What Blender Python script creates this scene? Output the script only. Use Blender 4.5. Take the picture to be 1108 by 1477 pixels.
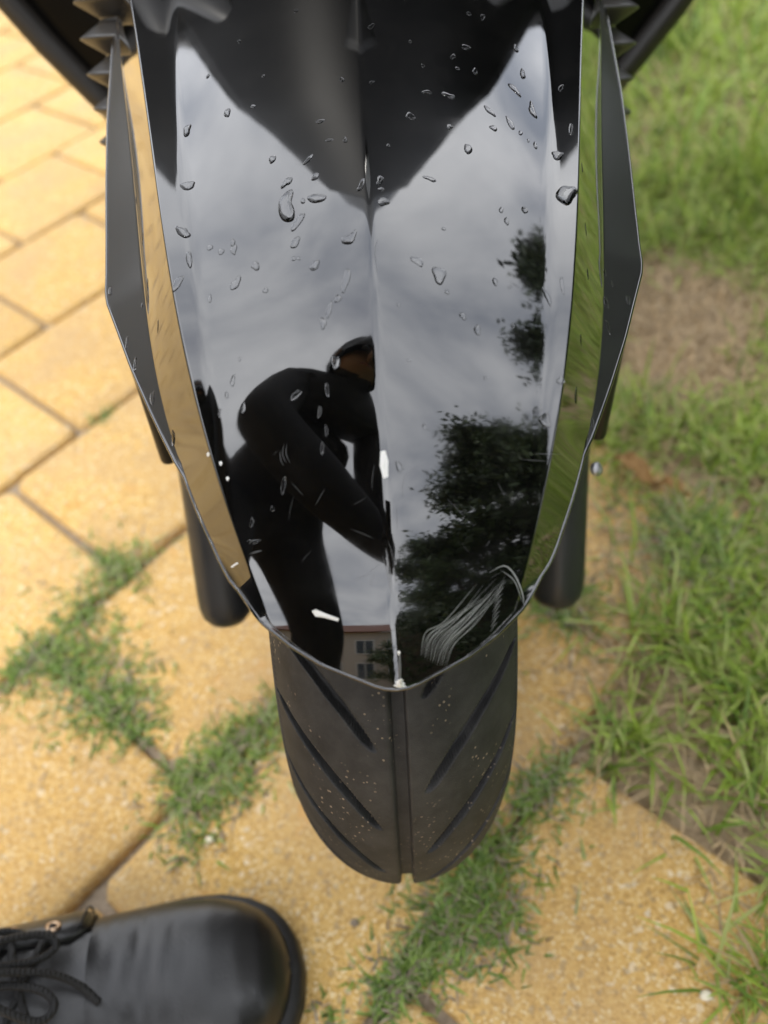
import bpy, bmesh, math, random
import numpy as np
from mathutils import Vector, Matrix
from mathutils.bvhtree import BVHTree

random.seed(7); RNG = np.random.default_rng(7)
for o in list(bpy.data.objects): bpy.data.objects.remove(o)
scene = bpy.context.scene; COL = scene.collection

# ------------------------------------------------------------------ camera
H = 0.65                                   # phone height above the paving
F, CX, CY, IW, IH = 1244.0, 554.0, 738.5, 1108.0, 1477.0
R = np.array([[0.99061964, 0.11630204, 0.07173956],      # camera axes -> world
              [-0.03988089, 0.74820416, -0.66226886],
              [-0.13069906, 0.65319551, 0.74582397]])
RB = np.array([[0.99842604, 0.05599638, 0.00313861],     # camera axes -> leaning scooter frame
               [-0.03988089, 0.74820416, -0.66226886],
               [-0.03943298, 0.66110131, 0.7492597]])
W = R @ RB.T
LEAN = math.radians(5.254274); HB = H / math.cos(LEAN)
CAMPOS = np.array([0, 0, H])
cd = bpy.data.cameras.new('camera'); cam = bpy.data.objects.new('camera', cd); COL.objects.link(cam)
m4 = Matrix.Identity(4)
for i in range(3):
    for j in range(3): m4[i][j] = R[i][j]
m4.translation = Vector(CAMPOS); cam.matrix_world = m4
cd.sensor_fit = 'VERTICAL'; cd.sensor_height = 36; cd.lens = F / IH * 36
cd.clip_start = 0.01; cd.clip_end = 3000
cd.dof.use_dof = True; cd.dof.focus_distance = 0.39; cd.dof.aperture_fstop = 5.2
scene.camera = cam

# ------------------------------------------------------------------ sky, sun, exposure
SUN_EL, SUN_AZ = math.radians(62), math.radians(238)      # azimuth clockwise from +Y towards +X
wd = bpy.data.worlds.new('World'); scene.world = wd; wd.use_nodes = True
nt = wd.node_tree; N = nt.nodes; L = nt.links
for n in list(N): N.remove(n)
out = N.new('ShaderNodeOutputWorld'); bg = N.new('ShaderNodeBackground'); L.new(bg.outputs[0], out.inputs[0])
sky = N.new('ShaderNodeTexSky'); sky.sky_type = 'NISHITA'; sky.sun_disc = False
sky.sun_elevation = SUN_EL; sky.sun_rotation = SUN_AZ; sky.air_density = 1.2; sky.dust_density = 3.0
tc = N.new('ShaderNodeTexCoord'); sp = N.new('ShaderNodeSeparateXYZ'); L.new(tc.outputs['Generated'], sp.inputs[0])
ad = N.new('ShaderNodeMath'); ad.operation = 'ADD'; ad.inputs[1].default_value = 0.35; L.new(sp.outputs['Z'], ad.inputs[0])
mx = N.new('ShaderNodeMath'); mx.operation = 'MAXIMUM'; mx.inputs[1].default_value = 0.2; L.new(ad.outputs[0], mx.inputs[0])
dv = N.new('ShaderNodeVectorMath'); dv.operation = 'DIVIDE'; L.new(tc.outputs['Generated'], dv.inputs[0]); L.new(mx.outputs[0], dv.inputs[1])
nz = N.new('ShaderNodeTexNoise'); nz.inputs['Scale'].default_value = 2.2; nz.inputs['Detail'].default_value = 5; nz.inputs['Roughness'].default_value = 0.55
nz.inputs['Distortion'].default_value = 0.4; L.new(dv.outputs[0], nz.inputs['Vector'])
cr = N.new('ShaderNodeValToRGB'); cr.color_ramp.elements[0].position = 0.3; cr.color_ramp.elements[0].color = (5.0, 5.3, 6.0, 1)
cr.color_ramp.elements[1].position = 0.68; cr.color_ramp.elements[1].color = (11.5, 11.6, 11.9, 1)
L.new(nz.outputs['Fac'], cr.inputs[0])
cov = N.new('ShaderNodeValToRGB'); cov.color_ramp.elements[0].position = 0.30; cov.color_ramp.elements[0].color = (.72, .72, .72, 1)
cov.color_ramp.elements[1].position = 0.5; cov.color_ramp.elements[1].color = (1, 1, 1, 1); L.new(nz.outputs['Fac'], cov.inputs[0])
mix = N.new('ShaderNodeMix'); mix.data_type = 'RGBA'; L.new(cov.outputs[0], mix.inputs[0]); L.new(sky.outputs[0], mix.inputs[6]); L.new(cr.outputs[0], mix.inputs[7])
L.new(mix.outputs[2], bg.inputs['Color']); bg.inputs['Strength'].default_value = 0.13
sl = bpy.data.lights.new('sun', 'SUN'); sun = bpy.data.objects.new('sun', sl); COL.objects.link(sun)
sl.energy = .8; sl.angle = math.radians(14); sl.color = (1, .95, .87)
sdir = Vector((math.sin(SUN_AZ) * math.cos(SUN_EL), math.cos(SUN_AZ) * math.cos(SUN_EL), math.sin(SUN_EL)))
sun.rotation_euler = sdir.to_track_quat('Z', 'Y').to_euler(); sun.location = sdir * 20
scene.view_settings.view_transform = 'Standard'; scene.view_settings.look = 'None'
scene.view_settings.exposure = 1.2; scene.view_settings.gamma = 1.0; scene.view_settings.use_curve_mapping = False

# ------------------------------------------------------------------ helpers
def ray(px, py, M=R):
    v = np.array([px - CX, -(py - CY), -F]); v /= np.linalg.norm(v); return M @ v
def G(px, py, z=0.0):                       # pixel -> point on the level z
    d = ray(px, py); t = (H - z) / -d[2]; return d[:2] * t
def mobj(name, verts, faces, mat=None, parent=None, smooth=True):
    me = bpy.data.meshes.new(name); me.from_pydata([tuple(map(float, v)) for v in verts], [], faces); me.update()
    if smooth: me.polygons.foreach_set('use_smooth', [True] * len(me.polygons))
    if mat: me.materials.append(mat)
    o = bpy.data.objects.new(name, me); COL.objects.link(o)
    if parent: o.parent = parent
    return o
def bobj(name, bm, mat=None, parent=None, smooth=False):
    me = bpy.data.meshes.new(name); bm.to_mesh(me); bm.free()
    me.polygons.foreach_set('use_smooth', [smooth] * len(me.polygons))
    if mat: me.materials.append(mat)
    o = bpy.data.objects.new(name, me); COL.objects.link(o)
    if parent: o.parent = parent
    return o
def empty(name, loc=(0, 0, 0), parent=None):
    o = bpy.data.objects.new(name, None); COL.objects.link(o); o.location = loc; o.empty_display_size = .05
    if parent: o.parent = parent
    return o
def tag(o, label=None, cat=None, group=None, kind=None):
    if label: o['label'] = label
    if cat: o['category'] = cat
    if group: o['group'] = group
    if kind: o['kind'] = kind
    return o
def grid_faces(nr, nc, closed=False, off=0):
    f = []
    for i in range(nr - 1):
        for j in range(nc - 1 if not closed else nc):
            a = off + i * nc + j; b = off + i * nc + (j + 1) % nc
            f.append((a, b, b + nc, a + nc))
    return f
def tube_data(path, rad, seg=12, cap=True):
    path = [Vector(p) for p in path]; n = len(path)
    if not hasattr(rad, '__len__'): rad = [rad] * n
    vs = []; up = None
    for i, p in enumerate(path):
        t = (path[min(i + 1, n - 1)] - path[max(i - 1, 0)]).normalized()
        if up is None: up = t.orthogonal().normalized()
        up = (up - t * up.dot(t)).normalized(); sd = t.cross(up)
        for k in range(seg):
            a = 2 * math.pi * k / seg; vs.append(p + (up * math.cos(a) + sd * math.sin(a)) * rad[i])
    f = grid_faces(n, seg, True)
    if cap: f.append(tuple(reversed(range(seg)))); f.append(tuple((n - 1) * seg + k for k in range(seg)))
    return vs, f
def tube(name, path, rad, mat, parent=None, seg=12):
    v, f = tube_data(path, rad, seg); return mobj(name, v, f, mat, parent)
def join_data(parts):
    V = []; Fc = []
    for v, f in parts:
        o = len(V); V += list(v); Fc += [tuple(i + o for i in q) for q in f]
    return V, Fc
def lathe(name, prof, center, axis, mat, parent=None, seg=48):   # prof: (radius, along axis)
    ax = Vector(axis).normalized(); u = ax.orthogonal().normalized(); v = ax.cross(u); c = Vector(center); vs = []
    for r, h in prof:
        for k in range(seg):
            a = 2 * math.pi * k / seg; vs.append(c + ax * h + (u * math.cos(a) + v * math.sin(a)) * r)
    return mobj(name, vs, grid_faces(len(prof), seg, True), mat, parent)
def smoothline(pts, n):                      # Catmull-Rom through points
    P = [Vector(p) for p in pts]; P = [P[0] * 2 - P[1]] + P + [P[-1] * 2 - P[-2]]; o = []
    m = len(P) - 3
    for i in range(n):
        t = i / (n - 1) * m; k = min(int(t), m - 1); t -= k; a, b, c, d = P[k:k + 4]
        o.append(.5 * ((2 * b) + (c - a) * t + (2 * a - 5 * b + 4 * c - d) * t * t + (3 * b - 3 * c + d - a) * t ** 3))
    return o
def box_bm(size, bevel=.0, seg=2, loc=(0, 0, 0)):
    bm = bmesh.new(); bmesh.ops.create_cube(bm, size=1); bmesh.ops.scale(bm, vec=size, verts=bm.verts)
    if bevel: bmesh.ops.bevel(bm, geom=bm.edges[:], offset=bevel, segments=seg, affect='EDGES', profile=.5)
    bmesh.ops.translate(bm, vec=loc, verts=bm.verts); return bm

# ------------------------------------------------------------------ materials
def mat(name, col=(.5, .5, .5), rough=.5, **kw):
    m = bpy.data.materials.new(name); m.use_nodes = True; b = m.node_tree.nodes['Principled BSDF']
    b.inputs['Base Color'].default_value = (*col, 1); b.inputs['Roughness'].default_value = rough
    for k, v in kw.items(): b.inputs[k.replace('_', ' ')].default_value = v
    return m
class NB:                                     # small node builder
    def __init__(s, m): s.t = m.node_tree; s.b = s.t.nodes['Principled BSDF']
    def n(s, typ, **kw):
        x = s.t.nodes.new(typ)
        for k, v in kw.items():
            if k.startswith('i_'): x.inputs[k[2:].replace('_', ' ')].default_value = v
            else: setattr(x, k, v)
        return x
    def l(s, a, b): s.t.links.new(a, b)
    def coord(s, which='Object'): return s.n('ShaderNodeTexCoord').outputs[which]
    def noise(s, scale, detail=4, rough=.5, vec=None, **kw):
        x = s.n('ShaderNodeTexNoise', i_Scale=scale, i_Detail=detail, i_Roughness=rough, **kw)
        s.l(vec if vec is not None else s.coord(), x.inputs['Vector']); return x.outputs['Fac']
    def ramp(s, fac, stops):
        x = s.n('ShaderNodeValToRGB'); e = x.color_ramp.elements
        while len(e) < len(stops): e.new(.5)
        for i, (p, c) in enumerate(stops): e[i].position = p; e[i].color = (*c, 1) if hasattr(c, '__len__') else (c, c, c, 1)
        s.l(fac, x.inputs[0]); return x.outputs[0]
    def mix(s, fac, a, b, typ='MIX'):
        x = s.n('ShaderNodeMix', data_type='RGBA', blend_type=typ)
        for sock, v in ((x.inputs[0], fac), (x.inputs[6], a), (x.inputs[7], b)):
            if isinstance(v, (int, float)): sock.default_value = v if sock == x.inputs[0] else (v, v, v, 1)
            elif isinstance(v, tuple): sock.default_value = (*v, 1)
            else: s.l(v, sock)
        return x.outputs[2]
    def math(s, op, a, b=0.0):
        x = s.n('ShaderNodeMath', operation=op)
        for i, v in enumerate((a, b)):
            if isinstance(v, (int, float)): x.inputs[i].default_value = v
            else: s.l(v, x.inputs[i])
        return x.outputs[0]
    def bump(s, h, strength=.3, dist=.002):
        x = s.n('ShaderNodeBump', i_Strength=strength, i_Distance=dist); s.l(h, x.inputs['Height']); s.l(x.outputs[0], s.b.inputs['Normal'])
    def col(s, c): s.l(c, s.b.inputs['Base Color'])
    def rough(s, c): s.l(c, s.b.inputs['Roughness'])

M_paint = mat('black_lacquer', (.002, .002, .002), .03, IOR=1.74, Coat_Weight=1.0, Coat_Roughness=.012, Coat_IOR=1.5)
b = NB(M_paint); dust = b.ramp(b.noise(2600, 2, .5), [(.66, 0.0), (.74, 1.0)]); film = b.noise(38, 5, .65)
b.col(b.mix(dust, b.mix(b.ramp(film, [(.45, 0.0), (.8, 1.0)]), (.0018, .0018, .0018), (.0055, .0052, .0048)), (.035, .033, .030)))
b.rough(b.ramp(film, [(.35, .015), (.75, .10)]))
wv = b.noise(26, 2, .5); b.bump(wv, .08, .0012)

M_wing = mat('satin_black_plastic', (.024, .023, .024), .19, IOR=2.05)
b = NB(M_wing); b.bump(b.noise(60, 4), .06, .0008)
M_cowl = mat('cowl_black', (.002, .002, .002), .35, Specular_IOR_Level=.08)
M_plastic = mat('black_plastic', (.006, .0055, .005), .5, Specular_IOR_Level=.3)
b = NB(M_plastic); b.bump(b.noise(900, 3), .12, .0005)
b.col(b.mix(b.ramp(b.noise(14, 5), [(.4, 0.0), (.75, 1.0)]), (.004, .0038, .0035), (.009, .008, .007)))
M_gloss = mat('glossy_black_panel', (.006, .006, .006), .12, IOR=1.5)
M_greypanel = mat('grey_panel', (.10, .10, .105), .35)
M_guard = mat('dark_brown_plastic', (.012, .010, .008), .45)
M_rubber = mat('tyre_rubber', (.03, .028, .026), .7)
b = NB(M_rubber); sp1 = b.n('ShaderNodeTexVoronoi', i_Scale=330.0); b.l(b.coord(), sp1.inputs['Vector'])
patch = b.ramp(b.noise(22, 3, .6), [(.46, 0.0), (.62, 1.0)])
speck = b.math('MULTIPLY', b.ramp(sp1.outputs['Distance'], [(.17, 1.0), (.27, 0.0)]), patch)
pick = b.math('GREATER_THAN', b.noise(180, 1), .5)
speck = b.math('MULTIPLY', speck, pick)
grime = b.mix(b.ramp(b.noise(60, 6, .65), [(.35, 0.0), (.7, 1.0)]), (.015, .0147, .0145), (.040, .038, .036))
b.col(b.mix(speck, grime, (.34, .26, .18))); b.bump(b.math('ADD', b.noise(1500, 4, .6), b.math('MULTIPLY', speck, 2.0)), .35, .0006)
M_gaiter = mat('gaiter_rubber', (.030, .028, .026), .40)
b = NB(M_gaiter); b.bump(b.noise(400, 3), .08, .0006)
M_fork = mat('fork_black', (.020, .021, .023), .34)
b = NB(M_fork); b.bump(b.noise(90, 4), .10, .0008); b.rough(b.ramp(b.noise(40, 4), [(.3, .25), (.7, .5)]))
M_metal = mat('dull_metal', (.45, .45, .46), .5, Metallic=1.0)
M_disc = mat('brake_steel', (.5, .5, .5), .25, Metallic=1.0)
M_chip = mat('bare_white_plastic', (.82, .81, .77), .6)
M_scratch = mat('scratched_lacquer', (.26, .27, .26), .45)
M_hairline = mat('hairline_lacquer', (.11, .11, .11), .4)
M_water = mat('water', (1, 1, 1), .0, IOR=1.33, Transmission_Weight=1.0)
M_leather = mat('black_leather', (.010, .0098, .0095), .34, IOR=1.6)
b = NB(M_leather); ln = b.noise(260, 6, .7); cr1 = b.n('ShaderNodeTexVoronoi', i_Scale=420.0, feature='DISTANCE_TO_EDGE'); b.l(b.coord(), cr1.inputs['Vector'])
b.bump(b.math('ADD', ln, b.math('MULTIPLY', cr1.outputs['Distance'], .8)), .18, .0008)
b.col(b.mix(b.ramp(b.noise(30, 5), [(.4, 0.0), (.72, 1.0)]), (.010, .0097, .0094), (.024, .023, .022)))
b.rough(b.ramp(b.noise(22, 5), [(.3, .30), (.7, .42)]))
M_sole = mat('boot_sole_rubber', (.016, .015, .014), .6)
M_lace = mat('black_lace', (.013, .0125, .012), .75)
b = NB(M_lace); wv2 = b.n('ShaderNodeTexWave', i_Scale=160.0, i_Distortion=1.0); b.l(b.coord(), wv2.inputs['Vector']); b.bump(wv2.outputs['Fac'], .5, .0008)
M_brass = mat('eyelet_brass', (.42, .30, .20), .3, Metallic=1.0)
M_jacket = mat('black_jacket', (.012, .012, .013), .8)
M_trouser = mat('dark_trousers', (.016, .016, .019), .85)
M_skin = mat('skin', (.42, .25, .17), .5)
M_hair = mat('black_hair', (.008, .007, .006), .5)
M_phone = mat('phone_body', (.02, .02, .022), .15)
M_phoneglass = mat('phone_glass', (.01, .01, .012), .04)
M_lampglass = mat('headlight_lens', (.25, .27, .28), .05, IOR=1.5)
M_seat = mat('seat_vinyl', (.012, .012, .012), .5)

M_paver = mat('ochre_paver', (.5, .3, .1), .85)
b = NB(M_paver); oi = b.n('ShaderNodeObjectInfo'); geo = b.n('ShaderNodeNewGeometry').outputs['Position']
v1 = b.n('ShaderNodeTexVoronoi', i_Scale=520.0, i_Randomness=1.0); b.l(geo, v1.inputs['Vector'])
v2 = b.n('ShaderNodeTexVoronoi', i_Scale=260.0); b.l(geo, v2.inputs['Vector'])
g1 = b.n('ShaderNodeSeparateColor'); b.l(v1.outputs['Color'], g1.inputs[0])
grain = b.ramp(g1.outputs[0], [(0.0, (.44, .26, .072)), (.25, (.60, .37, .105)), (.6, (.66, .42, .130)), (.88, (.72, .50, .20)), (1.0, (.80, .66, .40))])
g2 = b.n('ShaderNodeSeparateColor'); b.l(v2.outputs['Color'], g2.inputs[0])
grain = b.mix(b.ramp(g2.outputs[1], [(.88, 0.0), (.95, .5)]), grain, (.30, .24, .16))
grain = b.mix(b.ramp(g2.outputs[2], [(.955, 0.0), (.98, .55)]), grain, (.82, .72, .54))
big = b.noise(9, 6, .6, vec=geo); grain = b.mix(b.ramp(big, [(.40, 0.0), (.66, .6)]), grain, (.48, .33, .17))
stain = b.noise(31, 3, .5, vec=geo); grain = b.mix(b.ramp(stain, [(.63, 0.0), (.76, .5)]), grain, (.62, .30, .06))
grain = b.mix(.6, grain, b.mix(b.ramp(oi.outputs['Random'], [(0, 0.0), (1, 1.0)]), (.74, .70, .66), (1, 1, 1)), 'MULTIPLY')
b.col(grain); b.bump(b.math('ADD', b.math('MULTIPLY', v1.outputs['Distance'], -1.0), b.noise(700, 3, vec=geo)), .5, .0016)

M_soil = mat('soil', (.2, .14, .08), .95)
b = NB(M_soil); geo = b.n('ShaderNodeNewGeometry').outputs['Position']
sc = b.ramp(b.noise(70, 8, .7, vec=geo), [(.3, (.24, .165, .10)), (.5, (.46, .34, .21)), (.72, (.62, .49, .33))])
sc = b.mix(b.ramp(b.noise(7, 4, .6, vec=geo), [(.4, 0.0), (.65, .7)]), sc, (.48, .36, .22))
dist = b.n('ShaderNodeVectorMath', operation='LENGTH'); b.l(geo, dist.inputs[0])
far = b.ramp(b.math('DIVIDE', dist.outputs['Value'], 8.0), [(.16, 0.0), (.32, 1.0)])
gr = b.ramp(b.noise(5, 8, .7, vec=geo), [(.3, (.05, .10, .018)), (.6, (.10, .17, .03)), (.8, (.20, .20, .08))])
b.col(b.mix(far, sc, gr)); b.bump(b.noise(260, 6, .7, vec=geo), .8, .006)
M_joint = mat('joint_sand', (.22, .18, .13), .95)
b = NB(M_joint); geo = b.n('ShaderNodeNewGeometry').outputs['Position']
b.col(b.ramp(b.noise(180, 6, .7, vec=geo), [(.3, (.20, .155, .11)), (.7, (.40, .32, .23))])); b.bump(b.noise(700, 4, vec=geo), .6, .003)
M_plaza = mat('far_paving', (.5, .33, .13), .9)
b = NB(M_plaza); geo = b.n('ShaderNodeNewGeometry').outputs['Position']
rot = b.n('ShaderNodeVectorRotate', rotation_type='Z_AXIS', i_Angle=-math.radians(47)); b.l(geo, rot.inputs['Vector'])
bk = b.n('ShaderNodeTexBrick', i_Scale=1.0, i_Mortar_Size=.004, i_Brick_Width=.208, i_Row_Height=.223)
bk.inputs['Color1'].default_value = (.60, .37, .11, 1); bk.inputs['Color2'].default_value = (.66, .43, .15, 1); bk.inputs['Mortar'].default_value = (.28, .22, .15, 1)
b.l(rot.outputs[0], bk.inputs['Vector']); b.col(b.mix(b.ramp(b.noise(3, 6, vec=geo), [(.4, 0.0), (.7, .4)]), bk.outputs['Color'], (.45, .32, .18)))
def attr_mat(name, rough=.6, trans=.25):
    m = mat(name, (.1, .2, .03), rough); q = NB(m); a = q.n('ShaderNodeAttribute', attribute_name='tint'); q.col(a.outputs['Color'])
    if trans:
        t = q.n('ShaderNodeBsdfTranslucent'); q.l(a.outputs['Color'], t.inputs['Color']); x = q.n('ShaderNodeMixShader'); x.inputs[0].default_value = trans
        q.l(q.b.outputs[0], x.inputs[1]); q.l(t.outputs[0], x.inputs[2]); q.l(x.outputs[0], q.t.nodes['Material Output'].inputs['Surface'])
    return m
M_grass = attr_mat('grass_blades', .5, .35)
M_leaves = attr_mat('tree_leaves', .5, 0)
M_bark = mat('bark', (.11, .08, .055), .9)
b = NB(M_bark); b.bump(b.noise(18, 6, .7), .8, .03)
M_wall = mat('building_render', (.42, .38, .33), .9); M_roof = mat('roof_tile', (.22, .10, .07), .8)
M_pane = mat('window_glass', (.02, .03, .035), .05); M_frame = mat('window_frame', (.6, .6, .58), .6)
M_deadleaf = mat('dead_leaf', (.26, .14, .04), .7)
M_stone = mat('pale_pebble', (.75, .68, .52), .7)

def set_tint(o, cols):                         # per-vertex colour attribute
    a = o.data.color_attributes.new('tint', 'FLOAT_COLOR', 'POINT'); a.data.foreach_set('color', np.asarray(cols, np.float32).ravel())

# ------------------------------------------------------------------ the ground
th = math.radians(47); TA = np.array([math.cos(th), math.sin(th)]); TB = np.array([math.sin(th), -math.cos(th)])
PW, PL, JB, JA = .343 * H, .32 * H, -.237 * H, .10 * H
def ab(p): return float(p @ TA), float(p @ TB)
bm = bmesh.new(); bmesh.ops.create_grid(bm, x_segments=60, y_segments=60, size=1)
for v in bm.verts:
    s = lambda t: (abs(t) ** 3.2) * 400 * (1 if t > 0 else -1)
    v.co.x, v.co.y = s(v.co.x), s(v.co.y); v.co.z = -.016
tag(bobj('ground', bm, M_soil), kind='structure')
pave = empty('pavement'); tag(pave, kind='structure')
paver_boxes = []
def on_paving(x, y):
    a, bb = ab(np.array([x, y])); k = math.floor((bb - JB) / PW)
    off = JA + (PL / 2 if k % 2 else 0); i = math.floor((a - off) / PL)
    ca, cb = off + (i + .5) * PL, JB + (k + .5) * PW; c = TA * ca + TB * cb
    return c[0] <= .22 * H and abs(c[1]) < 40, (a - off) / PL - i, (bb - JB) / PW - k
def paver_mesh(seed):
    r = random.Random(seed); j = .0042; n = 6; w, d, hh = PL / 2 - j, PW / 2 - j, .05; ring = []; cr_ = .010
    for cx_, cy_, a0 in ((w, d, 0), (-w, d, 90), (-w, -d, 180), (w, -d, 270)):
        for q in range(3):
            a = math.radians(a0 + q * 45); sx, sy = math.copysign(1, cx_), math.copysign(1, cy_)
            ring.append(((abs(cx_) - cr_) * sx + cr_ * math.cos(a) + r.uniform(-.0012, .0012), (abs(cy_) - cr_) * sy + cr_ * math.sin(a) + r.uniform(-.0012, .0012)))
    k = len(ring); vs = [(x * 1.0, y * 1.0, -hh) for x, y in ring] + [(x, y, -.005) for x, y in ring] + [(x * .972, y * .972, -.0012) for x, y in ring] + [(x * .93, y * .93, 0) for x, y in ring]
    fs = grid_faces(4, k, True) + [tuple(3 * k + i for i in range(k))]
    me = bpy.data.meshes.new('paver'); me.from_pydata(vs, [], fs); me.update(); me.materials.append(M_paver)
    me.polygons.foreach_set('use_smooth', [True] * len(me.polygons)); return me
PM = [paver_mesh(i) for i in range(5)]
cand = []
for k in range(-9, 16):
    off = JA + (PL / 2 if k % 2 else 0); cb = JB - (k + .5) * PW
    off = JA + (PL / 2 if (-k - 1) % 2 else 0)
    for i in range(-16, 18):
        c = TA * (off + (i + .5) * PL) + TB * cb
        if c[0] <= .22 * H: cand.append((math.hypot(c[0] + .55, c[1] - .75), c))
cand.sort(key=lambda t: t[0])
for dd, c in cand[:290]:
    o = bpy.data.objects.new('paver', random.choice(PM)); COL.objects.link(o); o.parent = pave
    o.location = (c[0], c[1], random.uniform(-.0015, .001)); o.rotation_euler = (random.uniform(-.006, .006), random.uniform(-.006, .006), th + math.radians(random.uniform(-.6, .6)) + random.choice((0, math.pi)))
RMAX = cand[289][0] - .18
# sand bed under the built pavers; beyond them the paving goes on as one sheet
nseg = 72; cxp, cyp = -.55, .75
inner = [(cxp + RMAX * math.cos(2 * math.pi * i / nseg), cyp + RMAX * math.sin(2 * math.pi * i / nseg)) for i in range(nseg)]
bed = mobj('joint_sand', [(-4, -4, -.010), (.0, -4, -.010), (.0, 5, -.010), (-4, 5, -.010)], [(0, 1, 2, 3)], M_joint, pave)
far_v = []; far_f = []
for i in range(nseg):
    x, y = inner[i]; far_v.append((min(x, .14), y, -.006))
for i in range(nseg):
    a = 2 * math.pi * i / nseg; x, y = cxp + 40 * math.cos(a), cyp + 40 * math.sin(a); far_v.append((min(x, .14), y, -.006))
for i in range(nseg):
    j = (i + 1) % nseg; q = (i, j, nseg + j, nseg + i)
    if max(far_v[t][0] for t in q) - min(far_v[t][0] for t in q) > .001: far_f.append(q)
far_paving = mobj('far_paving', far_v, far_f, M_plaza, pave, False)

# ------------------------------------------------------------------ grass
def blades(name, base, length, width, az, tilt, curl, cols, m):
    n = len(base); base = np.asarray(base); T = np.array([0, .36, .7, 1.0])
    dirx, diry = np.cos(az), np.sin(az); V = np.zeros((n, 7, 3))
    pos = np.c_[base, np.full(n, -.012)] if base.shape[1] == 2 else base.copy(); prev = 0; wv_ = [1, .9, .62]
    cur = pos.copy(); vi = 0
    for i, t in enumerate(T):
        if i:
            seg = length * (T[i] - T[i - 1]); a = np.minimum(tilt + curl * (T[i] + T[i - 1]) / 2, 1.75)
            cur = cur + np.c_[dirx * np.sin(a) * seg, diry * np.sin(a) * seg, np.cos(a) * seg]
            cur[:, 2] = np.maximum(cur[:, 2], .0015)
        if i < 3:
            o = np.c_[-diry, dirx, np.zeros(n)] * (width * wv_[i])[:, None]
            V[:, vi] = cur - o; V[:, vi + 1] = cur + o; vi += 2
        else: V[:, 6] = cur
    k = np.arange(n)[:, None] * 7
    q = np.concatenate([k + np.array([0, 1, 3, 2]), k + np.array([2, 3, 5, 4])], 0).tolist(); t = (k + np.array([4, 5, 6])).tolist()
    o = mobj(name, V.reshape(-1, 3), [tuple(x) for x in q] + [tuple(x) for x in t], m)
    c = np.repeat(np.c_[cols, np.ones(n)], 7, 0); set_tint(o, c); return o
def vnoise(x, y, s, seed):                     # smooth value noise
    r = np.random.default_rng(seed); g = r.random((64, 64)); u, v = (x * s) % 63, (y * s) % 63
    i, j = u.astype(int), v.astype(int); fu, fv = u - i, v - j; fu = fu * fu * (3 - 2 * fu); fv = fv * fv * (3 - 2 * fv)
    return (g[i, j] * (1 - fu) + g[i + 1, j] * fu) * (1 - fv) + (g[i, j + 1] * (1 - fu) + g[i + 1, j + 1] * fu) * fv
GREENS = np.array([[.23, .33, .035], [.30, .41, .05], [.16, .26, .035], [.37, .46, .09], [.43, .48, .15]])
def green(n, straw=.06):
    c = GREENS[RNG.integers(0, len(GREENS), n)] * RNG.uniform(.75, 1.25, (n, 1)); s = RNG.random(n) < straw
    c[s] = np.array([.48, .36, .19]) * RNG.uniform(.7, 1.2, (s.sum(), 1)); return np.clip(c, 0, .9)
# bare, straw-covered soil in the lawn (centre pixel on the ground, radius in metres)
BARE = [((985, 450), .17, 1.0), ((945, 500), .12, 1.0), ((1010, 540), .09, .95), ((960, 690), .05, .95), ((1000, 705), .045, .9), ((1060, 690), .03, .6), ((1040, 900), .03, .6), ((920, 1010), .02, .6), ((1010, 1010), .02, .5), ((960, 1110), .018, .6), ((900, 860), .045, .9), ((870, 940), .035, .9),
        ((850, 985), .018, .8), ((800, 1095), .025, .7), ((950, 790), .05, .9), ((900, 760), .05, .9), ((925, 430), .05, .6), ((1030, 1250), .015, .5)]
bare_xy = [(G(*p), r, s) for p, r, s in BARE]
def bareness(x, y):
    v = np.zeros_like(x)
    for (c, r, s) in bare_xy: v = np.maximum(v, s * np.exp(-((x - c[0]) ** 2 + (y - c[1]) ** 2) / (r * r) * .9))
    return v
def edge_x(y):                                  # the lawn's ragged border along the paving
    return np.interp(y, [-1.3, .05, .19, .22, .26, .30, .36, .44, .50, .56, .62, .7, 1.0, 2.0], [.16, .136, .156, .152, .115, .072, .085, .110, .140, .150, .13, .11, .08, .05])
def lawn(n, x0, x1, y0, y1, dens_seed, lmin, lmax, wmin, wmax, straw=.06, keep=1.0):
    x = RNG.uniform(x0, x1, n); y = RNG.uniform(y0, y1, n)
    e = edge_x(y) + (vnoise(x + 5, y + 5, 22, 3) - .5) * .05
    cl = vnoise(x + 9, y + 3, 17, dens_seed) * .6 + vnoise(x + 2, y + 8, 45, dens_seed + 1) * .4
    lush = np.clip((y - .75) / .5, 0, 1) * np.clip((x - .3) / .15, 0, 1)
    p = np.clip((cl - .27 + lush * .30) * 3.4, 0.08, 1) * np.clip(1 - 1.15 * bareness(x, y), 0, 1) * np.clip((x - e) / .035, 0, 1) * keep
    k = RNG.random(n) < p; x, y = x[k], y[k]; m = len(x); lush = lush[k]
    ln = RNG.uniform(lmin, lmax, m) * (.75 + .5 * vnoise(x, y, 12, 8)) * (1 + .5 * lush)
    return x, y, ln, RNG.uniform(wmin, wmax, m), RNG.uniform(0, 2 * np.pi, m), RNG.uniform(.15, 1.1, m), RNG.uniform(.2, 1.3, m), green(m, straw)
parts = [lawn(80000, .05, .85, .0, 1.15, 21, .020, .070, .0008, .0020), lawn(46000, .10, 2.4, .9, 3.4, 31, .03, .07, .0016, .003, .05), lawn(26000, .80, 2.4, -1.2, .95, 35, .03, .07, .002, .004, .05), lawn(16000, .10, .85, -1.2, .0, 37, .03, .07, .0014, .003, .05)]
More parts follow.
